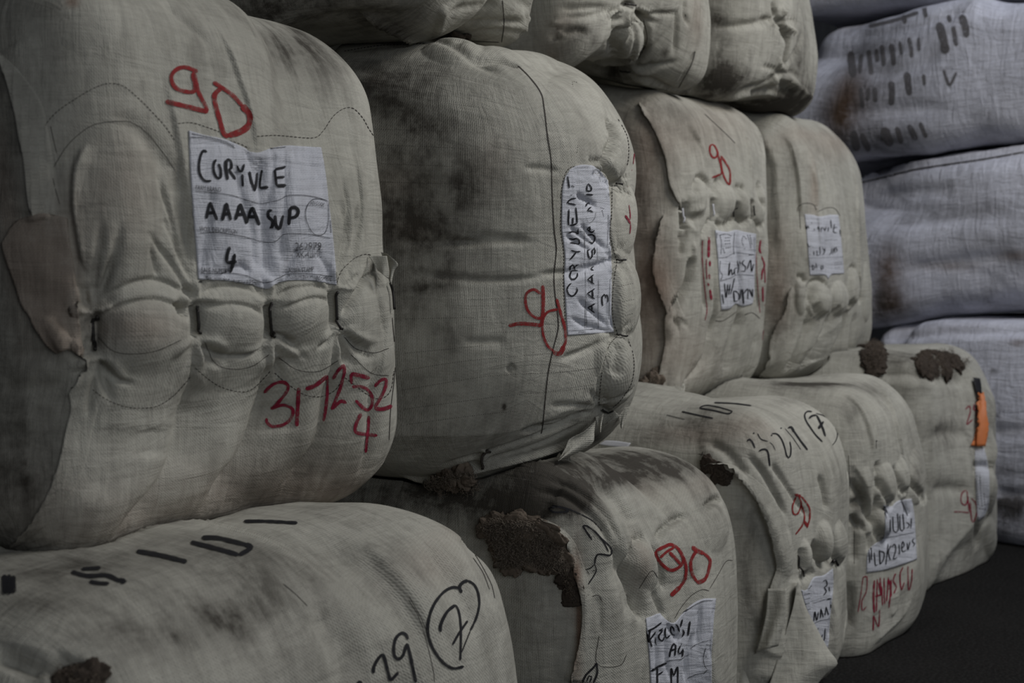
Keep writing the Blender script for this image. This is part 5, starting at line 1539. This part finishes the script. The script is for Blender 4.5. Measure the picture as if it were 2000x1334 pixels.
Cc.marks('painted_number', [c6((305, 360), (370, 330), (410, 315), (460, 340), (498, 400), (500, 450), (450, 495), (400, 500), (340, 450), (308, 395), (305, 360)), (c6((335, 412), (380, 370), (440, 335)), 5), (c6((400, 370), (440, 410), (485, 460)), 6), c6((500, 400), (525, 480), (515, 570), (470, 640)), (c6((480, 625), (445, 660), (412, 692)), 9), (c6((568, 328), (600, 358), (660, 382)), 8),
                            c6((655, 378), (700, 430), (692, 500), (670, 565)), (c6((675, 560), (640, 585), (600, 592)), 9), c6((605, 590), (570, 530), (558, 450), (582, 390), (606, 358))], MAT['red'], 6.2, label='large red 90')
labC = Cc.patch('sale_label', cl((150, 420), (165, 600), (182, 760), (205, 1050), (222, 1420)), cl((1135, 135), (1112, 400), (1092, 700), (1080, 1000), (1076, 1420)), MAT['label'], lift=0.0022, m=90, step=3, thick=0.001,
                top=cl((150, 420), (240, 385), (340, 350), (420, 430), (550, 480), (650, 370), (800, 220), (960, 140), (1135, 130)), label='white cloth label with four handwritten lines')
Cc.over = Cc.last
Cc.marks('handwriting', [cl((215, 565), (198, 680), (236, 825)), cl((168, 610), (185, 740), (200, 760)), cl((165, 605), (280, 545), (372, 475)), cl((190, 745), (290, 605)), (cl((292, 680), (288, 760), (304, 795)), 2), cl((392, 560), (340, 590), (385, 590), (335, 660), (345, 715), (385, 735), (410, 680)), cl((430, 545), (420, 620), (440, 695), (495, 655)),
                         cl((505, 530), (505, 600), (530, 645), (562, 655)), cl((510, 520), (545, 560), (555, 600)), cl((568, 500), (600, 530), (628, 610)), cl((668, 428), (640, 540)), cl((668, 570), (690, 620), (664, 678)), (cl((775, 458), (745, 660)), 4), cl((485, 968), (500, 880), (540, 775), (572, 800), (560, 948)), cl((488, 880), (570, 848)),
                         cl((655, 770), (650, 800)), cl((640, 805), (612, 870), (620, 915), (655, 905), (672, 850), (678, 880), (664, 962)), (cl((222, 1168), (330, 1100), (448, 1048)), 4.2), (cl((312, 1110), (312, 1345)), 4), cl((316, 1222), (395, 1168)), cl((512, 1345), (510, 1125), (545, 1225), (598, 1105), (602, 1345))], MAT['black'], 3.0, parent=labC)
Cc.marks('printed_rule', [cl((440, 1030), (540, 1008), (640, 1000), (700, 960), (770, 935)), cl((780, 850), (860, 790), (1000, 740), (1105, 718)), cl((730, 1275), (850, 1215), (980, 1190), (1010, 1150), (1060, 1140)), cl((1000, 830), (968, 960), (980, 1080), (1020, 1138)), cl((680, 345), (800, 255), (960, 175), (1100, 165))], MAT['print'], 1.1, parent=labC, rows=1)
Cc.thread([cl((680, 290), (800, 195), (900, 155), (1010, 128)), cl((1010, 790), (1070, 800)), cl((1105, 930), (1100, 1070)), cl((1000, 960), (1015, 965))], 3.0, dash=(1.6, 1.4), mat='print', name='printed_text', parent=labC)
Cc.over = None
Cc.marks('black_corner_mark', [(cl((1078, 145), (1090, 210)), 4)], MAT['black'], 4)
Cc.thread([cl((560, 420), (640, 280), (760, 130), (860, 50), (960, 10), (1050, 30)), c6((700, 640), (760, 540), (820, 440), (870, 430)), c6((180, 640), (270, 510), (320, 560)), g6((1480, 900), (1560, 860), (1590, 900)), g6((1570, 1080), (1560, 1230), (1680, 1240), (1720, 1180))], 1.1)

# ------------------------------------------------------------------ D
cap(D, D_EDGE, 40, hgt=0.012)
D.marks('stencil_lettering', [c5((650, 190), (780, 196), (892, 210)), (c5((555, 226), (650, 242), (740, 262), (770, 248)), 2.6), (c5((555, 222), (600, 208), (680, 220), (770, 246)), 2.2), c5((440, 248), (540, 270), (645, 292)), (c5((340, 270), (400, 285), (460, 300)), 1.2)], MAT['black'], 2.6)
D.marks('painted_number', [(dz((225, 800), (265, 772), (300, 800), (348, 905)), 3.2), (dz((405, 955), (450, 928), (510, 925), (545, 970), (562, 1080), (575, 1182)), 3.2), (dz((318, 680), (340, 680)), 7), (dz((385, 680), (440, 768), (545, 802)), 1.8), (dz((570, 812), (620, 862), (662, 945)), 1), (dz((590, 712), (612, 708)), 8), (dz((600, 685), (680, 690), (750, 770), (800, 900), (830, 1020), (860, 1055), (890, 1000), (895, 900), (878, 805)), 2.6),
                           (dz((735, 602), (758, 602)), 6), (dz((800, 600), (920, 742), (1050, 932)), 1), (dz((850, 602), (902, 588), (950, 670)), 4.5), (dz((930, 630), (1040, 790), (1152, 935)), 3.6)], MAT['black'], 2.6, label='black number on the shoulder')
D.marks('painted_number', [(dz((1222, 350), (1150, 347), (1108, 400), (1130, 490), (1200, 600), (1280, 710), (1380, 812)), 3), (dz((1280, 375), (1400, 412), (1500, 490), (1580, 600), (1610, 700), (1580, 800), (1530, 862)), 1.7), (dz((1172, 458), (1220, 415), (1290, 402)), 4.2), (dz((1290, 402), (1340, 500), (1390, 620), (1425, 728)), 4.2), (dz((1318, 612), (1358, 550), (1398, 498)), 5.5)], MAT['black'], 3, label='black circled 7')
D.marks('painted_number', [(c5((1172, 784), (1218, 802)), 5.5), c5((1182, 800), (1158, 862), (1165, 912), (1192, 910), (1216, 850), (1200, 800)), c5((1215, 850), (1236, 920), (1225, 980), (1178, 1046)), c5((1218, 800), (1266, 870), (1270, 940), (1252, 1004)), (c5((1236, 958), (1258, 1000)), 5)], MAT['red'], 3.2, label='narrow red 90')
labD = D.patch('sale_label', dl((100, 560), (140, 700), (190, 830), (250, 950), (300, 1045)), dl((362, 385), (368, 500), (360, 650), (345, 800), (328, 1000), (312, 1055)), MAT['label'], lift=0.002, m=40, step=3, thick=0.001,
               top=dl((100, 560), (150, 560), (205, 460), (290, 440), (362, 385)), label='white cloth label written upside down')
D.over = D.last
D.marks('handwriting', [dl((282, 492), (308, 478), (318, 520), (295, 540), (312, 570), (288, 606)), dl((334, 532), (338, 572)), (dl((312, 640), (356, 632)), 3), dl((208, 822), (216, 740), (232, 812), (246, 742)), dl((262, 795), (266, 715)), dl((266, 715), (288, 790)), dl((262, 755), (285, 752)), dl((300, 775), (310, 698)), dl((310, 698), (330, 770)), dl((304, 740), (325, 738)), dl((350, 680), (354, 722)),
                        dl((302, 878), (294, 975), (265, 972), (282, 930)), dl((220, 870), (236, 892)), dl((246, 872), (240, 895))], MAT['black'], 2.0, parent=labD)
D.marks('printed_rule', [dl((200, 672), (270, 650), (310, 640)), dl((195, 850), (260, 815), (345, 800)), dl((140, 730), (185, 715))], MAT['print'], 0.9, parent=labD, rows=1)
D.thread([dl((105, 560), (160, 555), (195, 520)), dl((130, 600), (180, 590)), dl((135, 640), (185, 625)), dl((140, 680), (180, 670)), dl((250, 430), (350, 375))], 2.4, dash=(1.6, 1.4), mat='print', name='printed_text', parent=labD)
D.over = None
D.wire('bale_fastener', [(1562, 1084), (1562, 1114), (1566, 1120)], 0.0024, lift=0.008)
D.wire('bale_fastener', [(1623, 1099), (1632, 1099)], 0.004, lift=0.008)
D.scrap('hanging_flap', [(1558, 1136), (1548, 1190), (1528, 1255), (1512, 1310), (1500, 1345)], [(1560, 1137), (1574, 1185), (1596, 1228), (1618, 1268), (1636, 1296), (1612, 1318), (1590, 1345)], (1560, 1200), lean=(-0.04, 0.03), push=0.06, curl=0.010, label='loose cloth flap hanging in front of the label', m=30, k=36)
D.scrap('loose_cloth_end', [(1500, 1150), (1496, 1200), (1486, 1245), (1478, 1272)], [(1536, 1150), (1534, 1200), (1526, 1240), (1520, 1262)], (1516, 1190), lean=(-0.01, 0.0), push=0.03, curl=0.008)
D.scrap('loose_cloth_end', [(1441, 1222), (1440, 1280), (1438, 1340)], [(1446, 1226), (1456, 1262), (1470, 1340)], (1470, 1250), lean=(-0.02, 0.02), push=-0.01, curl=0.006)
D.wool([(1372, 908), (1395, 906), (1412, 914), (1424, 926), (1420, 938), (1400, 932)], MAT['wool_dark'], 14, 0.010, 17, fibres=60, out=0.003)
D.marks('paper_edge', [(c5((565, 540), (580, 505)), 1.2), (c5((545, 525), (600, 530)), 1.2)], MAT['thread'], 1.2)

# ------------------------------------------------------------------ H
labH = Hh.patch('sale_label', hl((300, 372), (310, 480), (300, 600), (240, 640), (190, 700), (182, 838)), hl((490, 330), (508, 450), (518, 600), (526, 745)), MAT['label'], lift=0.002, m=50, step=3, thick=0.001,
                top=hl((300, 372), (350, 385), (400, 345), (490, 330)), bottom=hl((182, 838), (300, 820), (420, 785), (526, 745)), label='creased white cloth label')
Hh.over = Hh.last
Hh.marks('handwriting', [hl((345, 465), (345, 556)), hl((362, 450), (368, 550), (398, 545), (394, 428)), hl((410, 440), (414, 540), (438, 535), (430, 430)), hl((455, 490), (476, 508), (460, 532)), hl((490, 462), (486, 532)), hl((425, 350), (442, 390), (465, 452)), hl((305, 375), (325, 430)), hl((182, 635), (180, 775)), hl((196, 640), (205, 770)), hl((215, 655), (216, 750)), hl((235, 695), (244, 788), (262, 780)), (hl((270, 680), (275, 782)), 2.4), hl((272, 688), (302, 700), (298, 745), (276, 780)),
                         hl((314, 782), (330, 640)), hl((350, 648), (332, 695), (345, 752)), hl((355, 662), (374, 640), (382, 680), (366, 742), (392, 732)), hl((400, 700), (402, 712)), hl((404, 640), (410, 712)), hl((420, 672), (440, 650), (430, 622), (422, 660), (430, 694), (455, 680)), hl((460, 630), (466, 680), (480, 622)), hl((510, 600), (495, 620), (512, 640), (498, 658))], MAT['black'], 2.1, parent=labH)
Hh.marks('printed_rule', [hl((262, 610), (360, 590), (510, 560)), hl((190, 838), (300, 820), (420, 784), (525, 745)), hl((300, 370), (320, 470)), hl((420, 330), (440, 420))], MAT['print'], 0.9, parent=labH, rows=1)
Hh.over = None
Hh.marks('painted_lettering', [(hl((160, 862), (142, 1000), (125, 1108)), 1.8), (hl((155, 872), (185, 865), (182, 960), (152, 1030), (155, 1095), (182, 1068)), 2.2), (hl((236, 888), (230, 1000), (236, 1112)), 4.2), (hl((256, 880), (250, 1102)), 2.6), hl((265, 900), (282, 990), (275, 868)), hl((286, 930), (292, 1062)), hl((302, 870), (306, 1052)), hl((332, 868), (320, 1032)), hl((335, 880), (346, 960), (335, 1080)), hl((350, 880), (352, 1002)),
                               hl((382, 840), (365, 890), (386, 932), (368, 982)), hl((432, 798), (412, 850), (420, 952), (442, 900)), hl((465, 788), (470, 952), (490, 900), (495, 810)), (hl((230, 1130), (228, 1235)), 3), (hl((232, 1130), (264, 1205), (272, 1090)), 2.4), (hl((240, 1000), (290, 985)), 3), (hl((328, 950), (350, 940)), 2)], MAT['crimson'], 2.7, label='crimson scrawled lettering')
Hh.thread([hl((60, 30), (66, 250), (50, 500)), hl((100, 530), (100, 780)), c5((1705, 430), (1705, 490))], 1.0)
Hh.marks('black_corner_mark', [((c5((1700, 438), (1712, 436))), 3.5)], MAT['black'], 3)

# ------------------------------------------------------------------ I
I.patch('marking_tape', [(1903.5, 768), (1906, 800), (1907, 835), (1905.5, 872)], [(1918, 768), (1921, 800), (1921.5, 835), (1918.5, 873)], MAT['orange'], lift=0.012, m=8, step=5, edge=1, thick=0.001, wave=lambda u, v: 0.012 * math.sin(v * 3.0), label='orange plastic tape')
I.patch('marking_tape', [(1906, 836), (1902, 850), (1896, 866), (1893, 870)], [(1909, 838), (1908, 852), (1907, 866), (1905, 872)], MAT['orange'], lift=0.006, m=5, step=4, edge=1, thick=0.001)
I.patch('tape_end', [(1895.5, 739), (1899, 755), (1902, 768)], [(1909, 741), (1912.5, 756), (1915, 770)], MAT['blacktape'], lift=0.012, m=6, step=4, edge=1, thick=0.001, label='black tape')
I.marks('painted_number', [iz((170, 372), (195, 350), (200, 390), (180, 460), (216, 430)), iz((238, 345), (224, 340), (220, 372), (236, 376), (241, 340), (238, 420))], MAT['crimson'], 2.6)
I.marks('painted_number', [iz((175, 858), (150, 880), (145, 930), (170, 950), (186, 910), (178, 860)), iz((180, 880), (188, 930), (195, 992)), iz((195, 996), (150, 991), (100, 990)), iz((204, 908), (236, 940), (240, 1000), (215, 1052), (204, 1000), (200, 930))], MAT['crimson'], 2.6, label='sideways red 90')
labI = I.patch('sale_label', [(1904, 876), (1904, 910), (1906, 950), (1908, 1000), (1910, 1018)], [(1922, 876), (1930, 910), (1932, 950), (1930, 985), (1922, 1008)], MAT['label'], lift=0.002, m=14, step=4, thick=0.001, label='white cloth label on the narrow front')
I.over = I.last
I.thread([iz((240, 770), (245, 850), (250, 950)), iz((262, 780), (265, 880), (275, 960)), iz((285, 880), (290, 960)), iz((255, 972), (300, 975))], 2.0, dash=(3, 2), mat='black', name='handwriting', parent=labI)
I.over = None
I.wool([(1785, 700), (1800, 690), (1830, 688), (1860, 688), (1868, 706), (1886, 706), (1890, 714), (1874, 722), (1862, 720), (1850, 738), (1842, 728), (1815, 742), (1800, 735), (1792, 720)], MAT['wool_dark'], 60, 0.013, 21, 'dark matted fleece on the top edge', fibres=160, out=0.004)
I.wool([(1690, 676), (1708, 668), (1724, 678), (1726, 700), (1716, 722), (1700, 728), (1692, 705)], MAT['wool_dark'], 60, 0.014, 22, fibres=120, out=0.004)

# ------------------------------------------------------------------ K: smeared stencil rows
def kst(*l):
    return [(kz(*p), w_) for p, w_ in l]


KS = kst((((168, 205), (172, 250), (180, 310)), 15), (((212, 215), (208, 250), (204, 295)), 8), (((240, 200), (246, 250), (252, 300)), 9), (((272, 195), (276, 250)), 8), (((292, 180), (298, 220), (300, 265)), 9), (((330, 175), (338, 220), (342, 262)), 10), (((365, 165), (372, 220)), 6),
                                  (((400, 150), (410, 190), (412, 232)), 8), (((440, 150), (442, 205)), 7), (((520, 90), (538, 150), (550, 215)), 16), (((578, 105), (586, 150), (592, 185)), 9), (((612, 60), (628, 110), (632, 150)), 14), (((560, 60), (568, 90)), 8),
                                  (((208, 350), (214, 390), (216, 432)), 8), (((240, 350), (236, 405)), 8), (((265, 350), (268, 410)), 9), (((330, 325), (334, 370), (330, 422)), 12), (((392, 288), (398, 330), (404, 382)), 13), (((460, 298), (464, 342)), 7), (((540, 278), (562, 345)), 6), (((592, 290), (566, 345)), 6),
                                  (((178, 525), (186, 560), (192, 605)), 16), (((212, 535), (226, 570), (242, 605)), 12), (((300, 510), (312, 545), (330, 585)), 18), (((352, 508), (362, 540), (372, 575)), 10), (((400, 500), (416, 530), (430, 562)), 12), (((445, 490), (458, 520), (472, 552)), 8),
                                  (((240, 105), (330, 85), (440, 50)), 7), (((380, 60), (386, 95)), 9), (((460, 20), (470, 70)), 9))
for i0, i1 in ((0, 9), (9, 13), (13, 22), (22, 28), (28, 31)):
    K1.marks('stencil_lettering', KS[i0:i1], MAT['smear'], 10, label='smeared black stencil letters')

K2.thread([kz((200, 734), (300, 711), (420, 681), (560, 659), (720, 635), (862, 610))], 3.0)

# ------------------------------------------------------------------ names
for b, l in ((A, 'big pale bale with red 90 above its label and crimson 317252 below'),
             (B, 'bale with broad grimy side and a sideways red 90 beside its sideways label'),
             (E, 'middle-tier bale with a small red 90 and crimson smears beside its upside-down label'),
             (F_, 'middle-tier bale without painted numbers, round tucks below its small label'),
             (T1, 'dark-sided top-tier bale resting on the bale with the sideways label'),
             (T2, 'top-tier bale with a deep oval tuck and black smudges on its front'),
             (T3, 'last top-tier bale of the row, blackened along its underside'),
             (G, 'floor-level bale with black stencil letters on top and 29 beside a circled 7'),
             (Cc, 'torn floor-level bale with brown wool spilling out and a large red 90'),
             (D, 'floor-level bale with black circled 7 on its shoulder and a loose hanging flap'),
             (Hh, 'floor-level bale with crimson scrawl under its creased white label'),
             (I, 'last floor-level bale with orange tape hanging at its corner'),
             (K0, 'topmost white bale of the end stack, only its lower edge showing'),
             (K1, 'white bale with rows of smeared black stencil letters in the end stack'),
             (K2, 'white bale with a brown rounded end under the smeared stencil bale'),
             (K3, 'lowest white bale of the end stack, standing on the floor')):
    b.root['label'] = l
    b.root['group'] = 'white bales in the end stack' if b in (K0, K1, K2, K3) else 'wool bales in the long row'

# a strip of paper lying on the shoulder of the floor-level bale, under the torn corner of the one above
st = D.patch('paper_strip', [(1170, 868), (1190, 871), (1226, 874)], [(1182, 861), (1205, 862), (1232, 866)], MAT['paper'], lift=0.002, m=6, step=5, thick=0.0008)
mw = st.matrix_world.copy()
st.parent = None
st.location = D.origin
st['label'] = 'white paper strip lying under the torn corner of the sideways-labelled bale'
st['category'] = 'paper'

# ------------------------------------------------------------------ the setting
m, nt, bs = nodes_of('dark_concrete')
tc = nt.nodes.new('ShaderNodeTexCoord')
n1 = N(nt, 'ShaderNodeTexNoise', Scale=3.0, Detail=8.0, Roughness=0.7)
n2 = N(nt, 'ShaderNodeTexNoise', Scale=120.0, Detail=4.0, Roughness=0.7)
nt.links.new(tc.outputs['Object'], n1.inputs['Vector'])
nt.links.new(tc.outputs['Object'], n2.inputs['Vector'])
c1 = mix_col(nt, ramp(nt, n1.outputs['Fac'], 0.3, 0.7), (0.014, 0.0135, 0.013), (0.008, 0.0077, 0.0074))
c1 = mix_col(nt, ramp(nt, n2.outputs['Fac'], 0.45, 0.75), c1, (0.032, 0.031, 0.030))
nt.links.new(c1, bs.inputs['Base Color'])
bs.inputs['Roughness'].default_value = 0.95
bs.inputs['Specular IOR Level'].default_value = 0.08
bp = N(nt, 'ShaderNodeBump', Strength=0.5, Distance=0.004)
nt.links.new(n2.outputs['Fac'], bp.inputs['Height'])
nt.links.new(bp.outputs[0], bs.inputs['Normal'])
fl = link_mesh('floor', [(-3, -9, 0), (11, -9, 0), (11, 4, 0), (-3, 4, 0)], [(0, 1, 2, 3)], m, smooth=False)
fl['kind'] = 'structure'

wm = simple('grey_shed_sheeting', (0.12, 0.12, 0.12), rough=0.6, var=0.3, scale=4.0)
WV, WF = [], []
xs = np.arange(-3.0, 11.01, 0.05)
for i, x in enumerate(xs):
    off = 0.02 * math.sin(i * math.pi / 2)
    WV += [(x, 1.70 + off, 0.0), (x, 1.70 + off, 5.0)]
    if i:
        WF.append((2 * i - 2, 2 * i, 2 * i + 1, 2 * i - 1))
wl = link_mesh('wall_back', WV, WF, wm)
wl['kind'] = 'structure'
